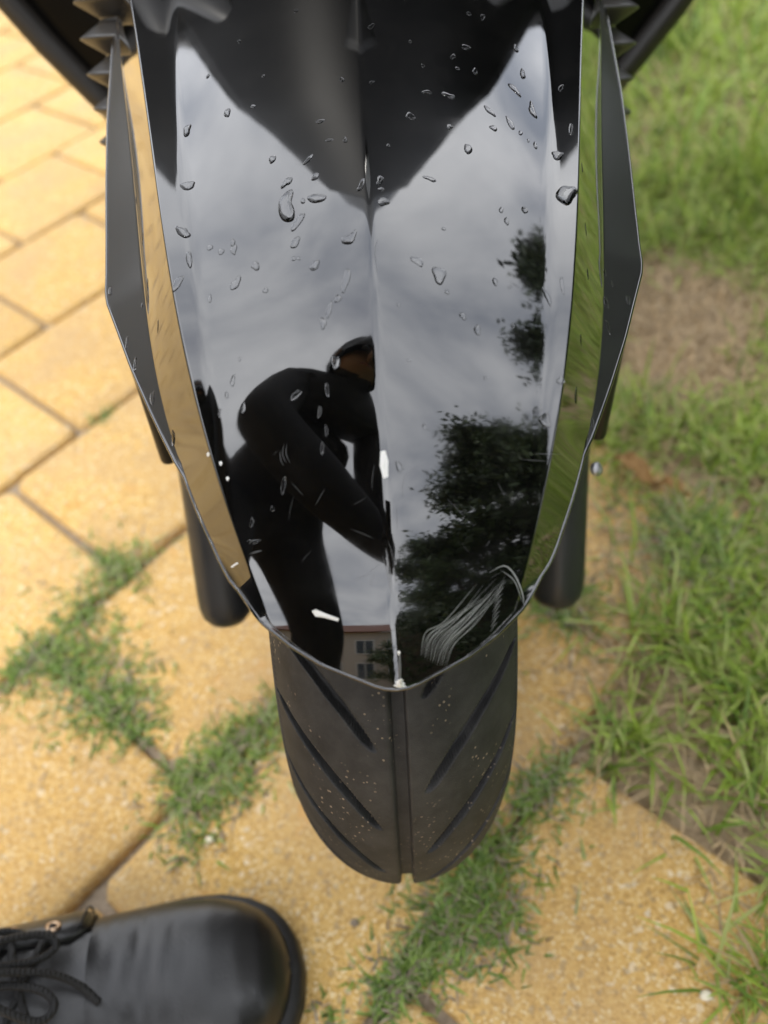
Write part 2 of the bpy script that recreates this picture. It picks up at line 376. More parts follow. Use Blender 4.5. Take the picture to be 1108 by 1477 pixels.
# dry straw lying flat, mostly over the bare soil
n = 34000; x = RNG.uniform(.04, .8, n); y = RNG.uniform(0, 1.3, n); k = RNG.random(n) < (bareness(x, y) * .8 + .16) * np.clip((x - edge_x(y) + .03) / .03, 0, 1)
x, y = x[k], y[k]; m = len(x)
parts.append((x, y, RNG.uniform(.012, .045, m), RNG.uniform(.0004, .0011, m), RNG.uniform(0, 6.28, m), RNG.uniform(1.25, 1.6, m), RNG.uniform(0, .2, m),
              np.array([.55, .41, .23]) * RNG.uniform(.55, 1.3, (m, 1))))
cat_ = [np.concatenate([p[i] for p in parts]) for i in range(8)]
lawn_o = blades('lawn_grass', np.c_[cat_[0], cat_[1]], cat_[2], cat_[3], cat_[4], cat_[5], cat_[6], cat_[7], M_grass)
tag(lawn_o, 'patchy green lawn with dry straw right of the scooter', 'grass', kind='stuff')
# tufts rooted in the paving joints: pixel, radius (m), blades, length
TUFTS = [((165, 822), .030, 420, .026), ((120, 880), .022, 260, .020), ((70, 945), .030, 380, .022), ((25, 975), .026, 300, .020), ((120, 950), .032, 520, .026), ((155, 1010), .034, 620, .026), ((185, 1040), .022, 240, .02), ((215, 1052), .012, 70, .014),
         ((262, 1140), .018, 220, .020), ((300, 1110), .024, 380, .024), ((350, 1080), .024, 380, .026), ((388, 1040), .020, 260, .024), ((290, 1165), .020, 260, .02), ((270, 1215), .014, 120, .02), ((340, 1140), .016, 160, .02),
         ((565, 1420), .018, 240, .018), ((600, 1385), .016, 200, .018), ((650, 1330), .026, 520, .024), ((690, 1290), .028, 560, .028), ((710, 1350), .018, 200, .02), ((700, 1230), .022, 340, .026), ((640, 1385), .018, 180, .018), ((545, 1455), .014, 110, .014), ((470, 1470), .012, 80, .012),
         ((770, 1150), .022, 280, .022), ((800, 1125), .018, 160, .02), ((800, 880), .028, 280, .024), ((838, 862), .025, 220, .022), ((148, 602), .014, 90, .012), ((745, 1345), .010, 40, .014), ((985, 770), .04, 420, .05), ((1010, 800), .04, 380, .05)]
bx_, ln_, wd_ = [], [], []
for (p, r, nb_, l_) in TUFTS:
    nb_ = int(nb_ * .62); c = G(*p); q = RNG.normal(0, r * .62, (nb_, 2)) * RNG.uniform(.5, 1.5, (nb_, 1)); bx_.append(c + q); ln_.append(RNG.uniform(.35, 1.35, nb_) * l_); wd_.append(RNG.uniform(.0006, .0014, nb_))
bx_ = np.concatenate(bx_); ln_ = np.concatenate(ln_); wd_ = np.concatenate(wd_); m = len(bx_)
jc = green(m, .20) * np.array([.78, .84, 1.15])
t_o = blades('joint_grass', bx_, ln_, wd_, RNG.uniform(0, 6.28, m), RNG.uniform(.3, 1.4, m), RNG.uniform(.2, 1.1, m), jc, M_grass)
tag(t_o, 'short grass tufts growing out of the paving joints', 'grass', kind='stuff')

# ------------------------------------------------------------------ the scooter
root = empty('scooter'); wm = Matrix.Identity(4)
for i in range(3):
    for j in range(3): wm[i][j] = W[i][j]
wm.translation = Vector(CAMPOS - HB * W[:, 2]); root.matrix_world = wm
tag(root, 'black scooter leaning on its stand, seen over its glossy front fender', 'scooter')
def to_world(p): return W @ np.asarray(p) + CAMPOS - HB * W[:, 2]

# --- fender: loft along a curved centre line, cross-section = ridge, panel, hollow, lip, strip, wing
P0 = (.1706, .3548)
AG = np.radians([60.6, 58.67, 56.03, 53.14, 50.29, 47.53, 44.84, 42.26, 39.78, 37.34, 34.94, 32.58, 30.31, 28.16, 26.12, 24.22, 22.48, 20.9, 19.48, 18.24, 17.19, 16.3, 15.54, 14.91, 14.4, 13.99, 13.67, 13.4, 13.18, 13.01, 12.87, 12.77, 12.67, 12.59, 12.52, 12.45, 12.38, 12.31, 12.25, 12.2, 12.15, 12.1, 12.07, 12.04, 12.03, 12.01, 12.01])
SG = np.linspace(0, .46, 47); SF = np.linspace(0, .46, 2000); AF = np.interp(SF, SG, AG)
YF = P0[0] + np.r_[0, np.cumsum(.5 * (np.cos(AF[1:]) + np.cos(AF[:-1])) * np.diff(SF))]
ZF = P0[1] + np.r_[0, np.cumsum(.5 * (np.sin(AF[1:]) + np.sin(AF[:-1])) * np.diff(SF))]
PG = [-0.9236971272797179, 0.6251659251687538, 0.0039473087659274994, 0.05807818663155169]
P1 = [-1.9936113452683026, 2.5829223684909968, -1.1809758171896683, 0.4054242136099368, 0.03663562146740285]
P2 = [-7.634731566811813, 8.591677012893227, -3.46378998718229, 0.7510849361331858, 0.03677921826346261]
RIM = np.array([(0, 0), (.0003, .0045), (.0015, .0085), (.004, .0138), (.0063, .019), (.0107, .0290), (.0147, .0350), (.0187, .0408), (.0232, .0457), (.0272, .0502), (.033, .0548), (.0405, .0600), (.045, .0635), (.052, .0672)])
U3 = np.array([(.096, .0845), (.101, .0872), (.115, .0930), (.1315, .0996), (.159, .1100), (.182, .1178), (.206, .1263), (.213, .1275), (.225, .1283), (.25, .1308), (.29, .1350), (.34, .1398), (.40, .1438), (.46, .1468)])
A0, B0, LIP = .10, 1.45, .02
def sec(s):
    ug, u1, u2 = np.polyval(PG, s), np.polyval(P1, s), np.polyval(P2, s); w = np.clip((s - .040) / .012, 0, 1)
    u2 = np.interp(s, RIM[:, 0], RIM[:, 1]) * (1 - w) + u2 * w if s < .052 else u2
    if s < .052: u1 = min(u1, u2 * .93)
    u3 = u2 if s < .096 else max(np.interp(s, U3[:, 0], U3[:, 1]), u2)
    ug = min(ug, u1 + .02)
    h2 = np.interp(s, [.028, .045, .06, .1, .2, .45], [0.0, .009, .015, .023, .027, .026]); h3 = np.interp(s, [.094, .14, .2, .25, .35, .45], [0, .006, .013, .012, .008, .005])
    return ug, u1, u2, u3, h2, h3
def usamples(ug, u1, u2, u3):
    k = u2 / .06 if u2 < .06 else 1.0
    r = [0, .0006, .0012, .002, .003, .0045, .007]; r = [x * k for x in r]
    a = min(ug - .006, u1 * .90); r += list(np.linspace(r[-1], a, 14)[1:]); r += list(np.linspace(a, u1 - .0012 * k, 11)[1:])
    r += [u1 - .0007 * k, u1 - .0002 * k, u1 + .0003 * k, u1 + .0008 * k]; w = u2 - u1; r += [u1 + w * t for t in (.12, .3, .5, .7, .86, .94, .985)]
    r += [u2 + (u3 - u2) * t for t in (.02, .06, .14, .35, .6, .85, .96, 1.0)]; return np.array(r)
def drop(us, ug, u1, u2, u3, h2, h3):
    fine = np.linspace(0, u1, 400); k = np.clip((fine - (ug - .004)) / .008, 0, 1); k = k * k * (3 - 2 * k)
    rd = 1 - np.exp(-(fine / .0011) ** 2)                    # rounded ridge line
    sl_ = (A0 * rd + 2 * B0 * fine) * (1 - k) + LIP * k
    D = np.r_[0, np.cumsum(.5 * (sl_[1:] + sl_[:-1]) * np.diff(fine))]
    d1 = D[-1]; d2 = d1 + max(h2, (A0 + 2 * B0 * u1) * (u2 - u1)); d3 = d2 + h3
    e = .0011 * min(1, u2 / .06)
    o = np.where(us <= u1, np.interp(us, fine, D), np.where(us <= u2, d1 + (us - u1) / (u2 - u1) * (d2 - d1), d2 + (us - u2) / max(u3 - u2, 1e-6) * (d3 - d2)))
    return o
rows = np.r_[(np.linspace(0, 1, 34) ** 2) * .045, np.linspace(.045, .43, 120)[1:]]
FV = []; nc = None
for s in rows:
    y, z, a = np.interp(s, SF, YF), np.interp(s, SF, ZF), np.interp(s, SG, AG)
    if s == 0: ug, u1, u2, u3, h2, h3 = .05, .0012, .0016, .0017, 0, 0; us = np.linspace(0, .0017, nc or 50)
    q = sec(max(s, 1e-5)); us = usamples(*q[:4]); D = drop(us, *q)
    full = np.r_[-us[::-1], us[1:]]; DD = np.r_[D[::-1], D[1:]]; nc = len(full)
    FV += [(u, y + math.sin(a) * d, z - math.cos(a) * d) for u, d in zip(full, DD)]
nr = len(rows)
ff = [tuple(reversed(q)) for q in grid_faces(nr, nc)]
fender = mobj('front_fender', FV, ff, M_paint, root)
fender.data.materials.append(M_wing); half = (nc - 1) // 2; nw = 8
fender.data.polygons.foreach_set('material_index', [1 if (q[0] // nc > 20 and (q[0] % nc < nw or q[1] % nc < nw or min(q[0] % nc, q[1] % nc) >= nc - nw - 1)) else 0 for q in ff])
UV_ = [(x * .975, y + .0009, z - .0016) for x, y, z in FV]
mobj('underside', UV_, grid_faces(nr, nc), M_plastic, fender)
bm = bmesh.new(); bm.from_mesh(fender.data); bmesh.ops.remove_doubles(bm, verts=bm.verts, dist=1e-5)
bmesh.ops.recalc_face_normals(bm, faces=bm.faces)
if sum(f.normal.z for f in bm.faces) < 0: bmesh.ops.reverse_faces(bm, faces=bm.faces)
WM = root.matrix_world.copy(); bw = bm.copy(); bmesh.ops.transform(bw, matrix=wm, verts=bw.verts); BVH = BVHTree.FromBMesh(bw); bw.free()
bm.to_mesh(fender.data); bm.free(); fender.data.polygons.foreach_set('use_smooth', [True] * len(fender.data.polygons))
def rim_pt(s, sd):
    q = sec(max(s, 1e-5)); D = drop(np.array([q[3]]), *q)[0]; y, z, a = np.interp(s, SF, YF), np.interp(s, SF, ZF), np.interp(s, SG, AG); D += .0006
    return (sd * q[3], y + math.sin(a) * D, z - math.cos(a) * D)
rs_ = np.r_[np.linspace(.43, .045, 90)[:-1], np.linspace(1, 0, 60) ** 2 * .045]
path = [rim_pt(s, -1) for s in rs_] + [rim_pt(s, 1) for s in rs_[::-1][1:]]
tube('rolled_edge', path, .0010, M_paint, fender, 10)
fender['label'] = 'glossy black fender with ridge, scratches and rain drops'
def hit(px, py):
    d = Vector(ray(px, py)); h = BVH.ray_cast(Vector(CAMPOS), d); return h[0], h[1]
WMI = wm.inverted()
def decal(name, poly, m, lift=.00012, n_in=0):  # thin flake following the fender, outline traced in view
    loc = []
    for p in poly:
        h, nn = hit(*p)
        if h is None: return None
        loc.append(WMI @ (h + nn * lift))
    k = len(loc); c = sum(loc, Vector()) / k
    hc, nn = hit(sum(p[0] for p in poly) / k, sum(p[1] for p in poly) / k)
    if hc is not None: c = WMI @ (hc + nn * (lift + .0002))
    nl = (WMI.to_3x3() @ nn).normalized() if nn is not None else Vector((0, 0, 1))
    vs = [p - nl * .0004 for p in loc] + loc + [c]; f = [(i, (i + 1) % k, k + (i + 1) % k, k + i) for i in range(k)] + [(k + i, k + (i + 1) % k, 2 * k) for i in range(k)]
    return mobj(name, vs, f, m, fender, False)
def streak(pts, w):                             # ribbon of a hairline scratch, widths in pixels
    P = smoothline([(x, y, 0) for x, y in pts], 14); n_ = len(P); vs = []; 
    for i, p in enumerate(P):
        t = (P[min(i + 1, n_ - 1)] - P[max(i - 1, 0)]).normalized(); o = Vector((-t.y, t.x, 0)) * w * math.sin(math.pi * (i + .6) / (n_ + .2)) * .5
        for q in (p - o, p + o):
            h, nn = hit(q.x, q.y)
            if h is None: return None
            vs.append(WMI @ (h + nn * .00012))
    return vs, grid_faces(n_, 2)
decal('paint_chip', [(549, 651), (556, 650), (560, 664), (560, 688), (553, 690), (548, 672)], M_chip)
decal('paint_chip', [(450, 881), (456, 879), (470, 885), (489, 892), (488, 896), (468, 891), (455, 889)], M_chip)
nz_, nn_ = hit(577, 984)
fl_v = []
for i in range(8):
    for k in range(9):
        hw = 4 + 7 * (i / 7) ** 1.5; fx, fy = 577 + hw * (k / 4 - 1) + 1.6 * math.sin(i * 2.1 + k), 979 + 13 * i / 7 + 1.5 * math.sin(k * 1.9)
        h_, n_h = hit(fx, min(fy, 989)); fl_v.append(WMI @ (h_ + n_h * (.0006 * math.sin(math.pi * (k + .5) / 9)) + Vector((0, 0, -.0003 * max(0, fy - 989)))))
mobj('paint_chip', fl_v, grid_faces(8, 9), M_chip, fender)
decal('paint_chip', [(574, 966), (575.5, 944), (577.5, 940), (579, 962), (578.5, 979), (575, 979)], M_hairline)
decal('paint_chip', [(333, 817), (342, 811), (344, 813), (335, 819)], M_chip)
for px_, py_ in ((575, 941), (300, 655), (318, 668), (328, 690), (622, 975), (640, 968)):
    decal('paint_chip', [(px_ - 2, py_ - 1), (px_ + 1, py_ - 3), (px_ + 3, py_), (px_ + 1, py_ + 4), (px_ - 1, py_ + 3)], M_chip)
def scratches(name, lines, m=M_scratch):
    d = [x for x in (streak(p, w) for p, w in lines) if x]
    if d:
        v, f = join_data(d); o = mobj(name, v, f, m, fender); o['kind'] = 'stuff'; return o
rs = random.Random(3); lines = []
for i in range(17):                              # the scuff: a swarm of parallel wavy lines up the right of the nose
    t = i / 16; j = lambda a=1.6: rs.uniform(-a, a)
    x0, y0 = 608 + 34 * t, 945 + 28 * t * (1 - .4 * t); x1, y1 = 690 + 42 * t, 846 - 30 * t + 14 * t
    lines.append(([(x0 + j(), y0 + j()), (x0 + 6 + 8 * t, y0 - 32 + j(3)), ((x0 + x1) / 2 - 8 + 10 * t + j(), (y0 + y1) / 2 + j(2)), (x1 + j(3), y1 + rs.uniform(-4, 26))], rs.uniform(.55, 1.25)))
scratches('scuff_marks', lines)
lines = []
for i in range(8):
    t = i / 7; lines.append(([(728 - 10 * t, 838 + 58 * t + rs.uniform(-2, 2)), (722 - 9 * t, 846 + 56 * t), (713 - 6 * t, 862 + 50 * t)], rs.uniform(.5, 1.1)))
lines.append(([(705, 826), (728, 816), (744, 832), (754, 858), (755, 872)], 2.2)); lines.append(([(722, 822), (742, 838), (753, 868)], 1.2))
scratches('scuff_marks', lines)
lines = []
for i in range(30):
    x0, y0 = rs.uniform(400, 800), rs.uniform(600, 950); a = rs.uniform(0, 3.14); l_ = rs.uniform(8, 45)
    lines.append(([(x0, y0), (x0 + l_ * .5 * math.cos(a) + rs.uniform(-2, 2), y0 + l_ * .5 * math.sin(a)), (x0 + l_ * math.cos(a), y0 + l_ * math.sin(a))], rs.uniform(.25, .6)))
lines += [([(360, 785), (364, 780), (377, 779)], 2.0), ([(360, 799), (370, 796), (378, 794)], 2.0), ([(362, 760), (366, 752), (363, 746)], 1.5),
          ([(410, 640), (408, 655), (413, 668)], .8), ([(414, 640), (413, 655), (419, 668)], .8), ([(404, 650), (405, 662), (409, 672)], .8), ([(545, 345), (541, 362), (544, 395)], 1.0),
          ([(556, 790), (562, 820), (566, 850)], 1.5), ([(552, 800), (560, 830), (565, 860)], 1.0), ([(560, 780), (566, 800), (569, 826)], .9)]
scratches('hairline_scratches', lines, M_hairline)

# --- front wheel
AXY, AXZ, RW = .362, .205, .205
def make_wheel(name, cy, nphi, grooves):
    wh = empty(name, (0, cy, AXZ), root); wh.parent = root
    Wd, bb = .064, .075; tt = np.concatenate([np.linspace(-1.9, -1.2, 8)[:-1], np.linspace(-1.2, -.06, 34 if not grooves else 64)[:-1], np.array([-.055, -.046, -.040, -.034, 0, .034, .040, .046, .055]), np.linspace(.06, 1.2, 34 if not grooves else 64), np.linspace(1.2, 1.9, 8)[1:]])
    ph = np.linspace(0, 2 * math.pi, nphi, endpoint=False) if not grooves else np.radians(np.r_[np.linspace(35, 125, 900), np.linspace(125, 395, 300)[1:-1]]); PHI, TT = np.meshgrid(ph, tt, indexing='ij')
    v = Wd * np.sin(TT); p = bb * (1 - np.cos(TT)); p = np.where(np.abs(TT) > 1.25, p + (np.abs(TT) - 1.25) * .006, p)
    g = np.zeros_like(v); av = np.abs(v)
    g = np.maximum(g, np.clip((.0037 - np.abs(v)) / .0008, 0, 1) * .0055)                       # circumferential groove
    if grooves:
        deg = np.degrees(PHI)
        for side, tip in ((-1, 80.0), (1, 72.5)):
            f = tip - np.interp(av, [.012, .025, .038, .055, .064], [0, 5.6, 10.2, 15.5, 17.5])
            d = (deg - f + 7.5) % 15.0 - 7.5; dm = np.abs(np.radians(d)) * RW * .72              # distance across the cut
            wdt = np.interp(av, [.0118, .016, .03, .055, .060], [.0008, .0026, .0032, .0024, .0004])
            cut = np.clip((wdt - dm) / .0009 + .5, 0, 1) * np.clip((av - .0112) / .002, 0, 1) * np.clip((.060 - av) / .004, 0, 1) * (np.sign(v) == side)
            g = np.maximum(g, cut * .0075)
        serr = np.clip((np.abs(TT) - 1.16) / .04, 0, 1) * np.clip((1.42 - np.abs(TT)) / .05, 0, 1) * (np.sin(PHI * 300) > 0) * .0012
        g = g - serr
    r = RW - p - g
    V = np.stack([v, -r * np.sin(PHI), r * np.cos(PHI)], -1).reshape(-1, 3); n1, n2 = PHI.shape
    fs = grid_faces(n1, n2) + [((n1 - 1) * n2 + j, (n1 - 1) * n2 + j + 1, j + 1, j) for j in range(n2 - 1)]
    ty = mobj('tyre', V, fs, M_rubber, wh)
    rim = lathe('rim', [(.128, -.038), (.136, -.040), (.140, -.036), (.122, -.030), (.110, -.012), (.108, 0), (.110, .012), (.122, .030), (.140, .036), (.136, .040), (.128, .038)], (0, 0, 0), (1, 0, 0), M_fork, wh, 64)
    lathe('hub', [(0, -.05), (.03, -.05), (.03, -.03), (.05, -.02), (.05, .02), (.03, .03), (.03, .05), (0, .05)], (0, 0, 0), (1, 0, 0), M_fork, wh, 32)
    for i in range(5):
        a = 2 * math.pi * i / 5; u = Vector((0, -math.sin(a), math.cos(a))); tube('spoke', [u * .045, u * .08, u * .112], [.016, .011, .013], M_fork, wh, 10)
    lathe('brake_disc', [(.05, .066), (.095, .066), (.095, .070), (.05, .070)], (0, 0, 0), (1, 0, 0), M_disc, wh, 48)
    return wh
front_wheel = make_wheel('front_wheel', AXY, 1000, True)
rear_wheel = make_wheel('rear_wheel', AXY + 1.28, 96, False)

# --- forks with rubber gaiters, rake 25 degrees

for sx in (-1, 1):
    f0 = Vector((sx * .1185, .368, .160)); FD = Vector((0, math.sin(math.radians(27)), math.cos(math.radians(27)))); prof = [(0, -.024), (.008, -.0235), (.0135, -.021), (.0172, -.016), (.0188, -.009), (.0192, .0), (.0194, .10), (.0196, .185), (.0235, .19), (.0235, .20), (.016, .204), (.0, .206)]
    leg = lathe('fork_leg', prof, f0, FD, M_fork, root, 32)
    if sx < 0: leg['label'] = 'fork leg on the paving side'
    else: leg['label'] = 'fork leg on the grass side'
    GD = Vector((0, math.sin(math.radians(21)), math.cos(math.radians(21)))); g0 = Vector((sx * .1365, .5405, .340)); gp = [(.0, -.012), (.030, -.012), (.031, -.008)]; pitch = .0194
    for i in range(9):                            # bellows: sharp ridges, narrow valleys
        z = .0035 + i * pitch; r1 = .0365
        gp += [(.0225, z - pitch * .47), (.0240, z - pitch * .42), (r1 - .0022, z - pitch * .10), (r1 - .0005, z - pitch * .04), (r1, z), (r1 - .0005, z + pitch * .04), (r1 - .0022, z + pitch * .10), (.0240, z + pitch * .42)]
    gp += [(.018, .0035 + 8.6 * pitch), (.018, .26)]
    lathe('gaiter', gp, g0, GD, M_gaiter, leg, 40)
    tube('fork_bracket', [f0 + FD * .20, (f0 + FD * .20).lerp(g0, .5) + Vector((0, 0, -.01)), g0 + GD * -.008], [.017, .019, .022], M_fork, leg, 14)
    bm = box_bm((.009, .017, .10), .004, 3); bmesh.ops.translate(bm, vec=(sx * .1255, .366, .348), verts=bm.verts)
    bobj('fork_guard', bm, M_guard, root, True)
lathe('bolt', [(0, .003), (.0025, .003), (.004, .0018), (.004, 0)], (.118, .333, .302), (.5, -.5, .7), M_metal, root, 12)
# --- leg shield behind the forks: a V-shaped panel with a folded edge
def sheet(name, outline_fn, zs, nu, m, parent, thick=.006, mirror=True):
    vs = []
    for z in zs:
        w, y, bow = outline_fn(z)
        for i in range(nu):
            t = -1 + 2 * i / (nu - 1); vs.append((w * t, y + bow * t * t, z))
    o = mobj(name, vs, grid_faces(len(zs), nu), m, parent); s_ = o.modifiers.new('t', 'SOLIDIFY'); s_.thickness = thick; s_.offset = 0; return o
def shield_fn(z):
    return (float(np.interp(z, [.16, .25, .33, .40, .46, .60, .80, .96], [.03, .09, .177, .238, .281, .292, .25, .18])), .655 + (z - .35) * .26, .05)
shield = sheet('leg_shield', shield_fn, list(np.linspace(.16, .96, 30)), 17, M_cowl, root)
for sx in (-1, 1):                               # rolled rim of the shield
    pth = [];
    for z in np.linspace(.17, .95, 24):
        w, y, bow = shield_fn(z); pth.append((sx * (w - .004), y + bow - .004, z))
    tube('shield_edge', pth, .0115, M_guard, shield, 10)
# --- front cowl above the fender: a tapering nose that narrows towards the headlight
def cowl_w(z): return float(np.interp(z, [.545, .60, .66, .72, .83, 1.07, 1.30, 1.45, 1.55, 1.60], [.175, .200, .213, .222, .211, .202, .200, .165, .10, .04]))
def cowl_sheet(name, z0, z1, n_, m, parent, back, thick):
    vs = []
    for z in np.linspace(z0, z1, n_):
        w = cowl_w(z); y0 = .575 + (z - .545) * .15 + back
        for i in range(25):
            t = -1 + 2 * i / 24; vs.append((w * t, y0 + .085 * abs(t) ** 1.7 + .006 * (1 - abs(t)), z))
    o = mobj(name, vs, grid_faces(n_, 25), m, parent); q = o.modifiers.new('t', 'SOLIDIFY'); q.thickness = thick; q.offset = 0; return o
cowl = cowl_sheet('front_cowl', .545, 1.12, 26, M_cowl, root, 0, .012)
M_screen = mat('smoked_screen', (.002, .002, .002), .08, Specular_IOR_Level=.35)
cowl_sheet('windscreen', 1.09, 1.60, 24, M_screen, root, .014, .005)
hv = []
for k in range(9):
    z = .86 + .022 * k; w = .012 + .034 * math.sin(math.pi * (k + .5) / 9)
    for i in range(9):
        t = -1 + 2 * i / 8; hv.append((w * t, .574 + (z - .545) * .15 - .012 * (1 - t * t), z))
mobj('headlight', hv, grid_faces(9, 9), M_lampglass, cowl)
sheet('intake_grille', lambda z: (max(.004, (z - .56) * .5), .566 + (z - .545) * .15, .02), list(np.linspace(.57, .66, 8)), 9, M_plastic, cowl, .004)
# --- steering head, handlebar, floor, seat and tail (beyond the picture's upper edge)
hb = tube('handlebar', smoothline([(-.33, 1.0, .98), (-.2, .93, 1.0), (-.08, .88, .98), (0, .87, .96), (.08, .88, .98), (.2, .93, 1.0), (.33, 1.0, .98)], 30), .014, M_fork, root)
for sx in (-1, 1):
    tube('grip', [(sx * .22, .942, 1.0), (sx * .34, 1.004, .98)], .018, M_rubber, hb)
    tube('brake_lever', smoothline([(sx * .17, .90, .99), (sx * .23, .905, .985), (sx * .33, .955, .97)], 8), [.008] * 8, M_metal, hb, 8)
tube('steering_column', [(0, .66, .56), (0, .87, .96)], .03, M_fork, root, 20)
for z0, yy in ((.50, .64), (.58, .69)): bobj('fork_yoke', box_bm((.28, .05, .03), .008, 2, (0, yy, z0)), M_fork, root, True)
bobj('floorboard', box_bm((.36, .52, .05), .015, 3, (0, .97, .30)), M_plastic, root, True)
def loft(name, secs, m, parent, seg=24):        # secs: y, half width, z bottom, z top
    vs = []
    for (y, w, z0, z1) in secs:
        for k in range(seg):
            a = 2 * math.pi * k / seg; c, s2 = math.cos(a), math.sin(a); e = .55
            vs.append((w * math.copysign(abs(c) ** e, c), y, (z0 + z1) / 2 + (z1 - z0) / 2 * math.copysign(abs(s2) ** e, s2)))
    f = grid_faces(len(secs), seg, True) + [tuple(reversed(range(seg))), tuple((len(secs) - 1) * seg + k for k in range(seg))]
    return mobj(name, vs, f, m, parent)
loft('tail_body', [(1.2, .10, .32, .62), (1.3, .15, .30, .70), (1.5, .16, .42, .74), (1.75, .13, .52, .76), (1.95, .08, .62, .76), (2.02, .03, .66, .74)], M_gloss, root)
loft('seat', [(1.18, .08, .66, .74), (1.26, .13, .69, .79), (1.5, .15, .72, .81), (1.75, .13, .76, .85), (1.93, .07, .78, .84)], M_seat, root)
loft('rear_fender', [(1.45, .05, .40, .46), (1.62, .07, .44, .47), (1.8, .07, .38, .43), (1.93, .06, .24, .30)], M_plastic, root)
tube('side_stand', [(.12, 1.05, .28), (.17, 1.10, .12), (.205, 1.13, .022)], [.012, .011, .011], M_fork, root)
for sx in (-1, 1): tube('swing_arm', [(sx * .10, 1.30, .28), (sx * .10, AXY + 1.28, AXZ)], .02, M_fork, root)

# ------------------------------------------------------------------ rain drops standing on the fender
DROPS = """270,268,32,9,5 264,335,25,13,25 273,374,24,10,70 270,188,13,12,0 414,299,26,42,0 457,286,26,14,5 437,290,7,8,0 430,320,28,11,-55 426,350,13,17,60 424,373,6,7,0 431,373,5,5,0 504,344,26,14,-30 455,383,19,9,-45
369,384,14,11,25 303,357,10,7,0 319,363,11,7,0 338,360,9,14,0 414,263,10,18,60 393,230,9,12,50 445,230,16,7,-40 455,255,8,14,60 521,267,8,20,30 548,260,10,14,40 550,273,9,6,0 553,291,18,12,-20 328,163,9,12,-40 365,154,10,5,0
462,175,14,5,0 498,202,6,8,0 475,202,12,4,0 493,115,9,5,30 536,38,12,5,-25 427,16,6,4,0 536,119,9,4,-20 672,68,14,6,5 653,82,9,6,-30 660,99,8,4,0 685,103,8,8,40 676,20,8,4,0 696,25,6,9,30 744,70,8,9,0 754,107,9,11,0 647,138,20,7,5
616,133,16,5,0 592,168,16,9,0 648,183,10,7,0 742,129,20,7,30 706,160,17,7,30 736,178,20,7,50 712,185,11,7,0 768,159,10,18,-20 751,192,6,6,0 762,203,4,4,0 772,210,6,8,-30 675,215,12,14,0 620,258,20,6,15 809,127,12,6,-35 823,187,7,18,10 804,224,18,12,-10
817,281,30,26,-20 723,303,7,8,0 731,319,7,12,0 757,303,10,9,30 602,377,24,10,30 633,397,20,28,-20 645,421,7,8,30 714,406,9,11,-20 668,456,9,12,-30 689,476,12,15,0 789,427,9,28,-30 811,411,6,24,0 576,674,10,20,-35 786,607,22,18,10 809,549,12,12,0
874,436,9,12,-30 877,472,6,16,-20 906,433,8,10,0 883,409,5,6,0 831,571,8,12,0 854,610,8,12,0 872,393,6,8,0 256,409,12,24,25 303,431,6,10,0 340,409,20,13,-45 383,419,9,8,0 454,382,18,9,-50 499,404,11,38,12 487,431,13,10,0 475,447,9,24,15 466,466,11,16,-25
484,522,15,20,15 427,570,24,9,-35 472,562,6,22,-8 461,594,6,18,10 471,621,6,16,0 465,646,6,20,0 409,700,8,26,15 336,549,8,16,10 327,570,6,10,0 351,588,8,17,10 317,596,6,14,0 346,518,5,5,0 183,494,6,12,0 195,526,8,13,0 220,574,10,15,0 250,633,9,13,20 336,350,8,10,0
363,754,5,18,15 393,734,7,8,0 366,781,20,6,-8 159,420,8,8,0 205,440,4,5,0 740,470,5,7,0 612,615,5,12,10 700,545,5,6,0 575,440,5,5,0 590,520,6,5,20 640,330,6,5,0 560,210,6,5,0 592,60,5,4,0 610,95,6,4,30 380,110,5,4,0 345,60,6,4,0 300,110,5,5,0 840,242,4,7,0 845,330,4,8,0 848,395,4,7,0 838,490,4,8,0 196,290,4,6,0 206,345,4,7,0 213,410,4,8,0 228,470,4,7,0"""
rd = random.Random(11); nd = 0
NAMED = {(414, 299): 'largest rain drop, dark and oval, on left fender panel', (817, 281): 'three-cornered rain drop near upper right edge of fender', (633, 397): 'boomerang-shaped rain drop on right fender panel',
         (270, 268): 'long flat rain drop high on left fender panel', (499, 404): 'long upright rain drop left of fender ridge', (789, 427): 'long slanted rain drop beside dark tree reflection', (786, 607): 'ragged rain drop low on right fender edge', (484, 522): 'rain drop at top of the dark figure reflection', (427, 570): 'slanting bright rain drop inside the dark figure reflection', (576, 674): 'lone rain drop just right of ridge near white chip'}
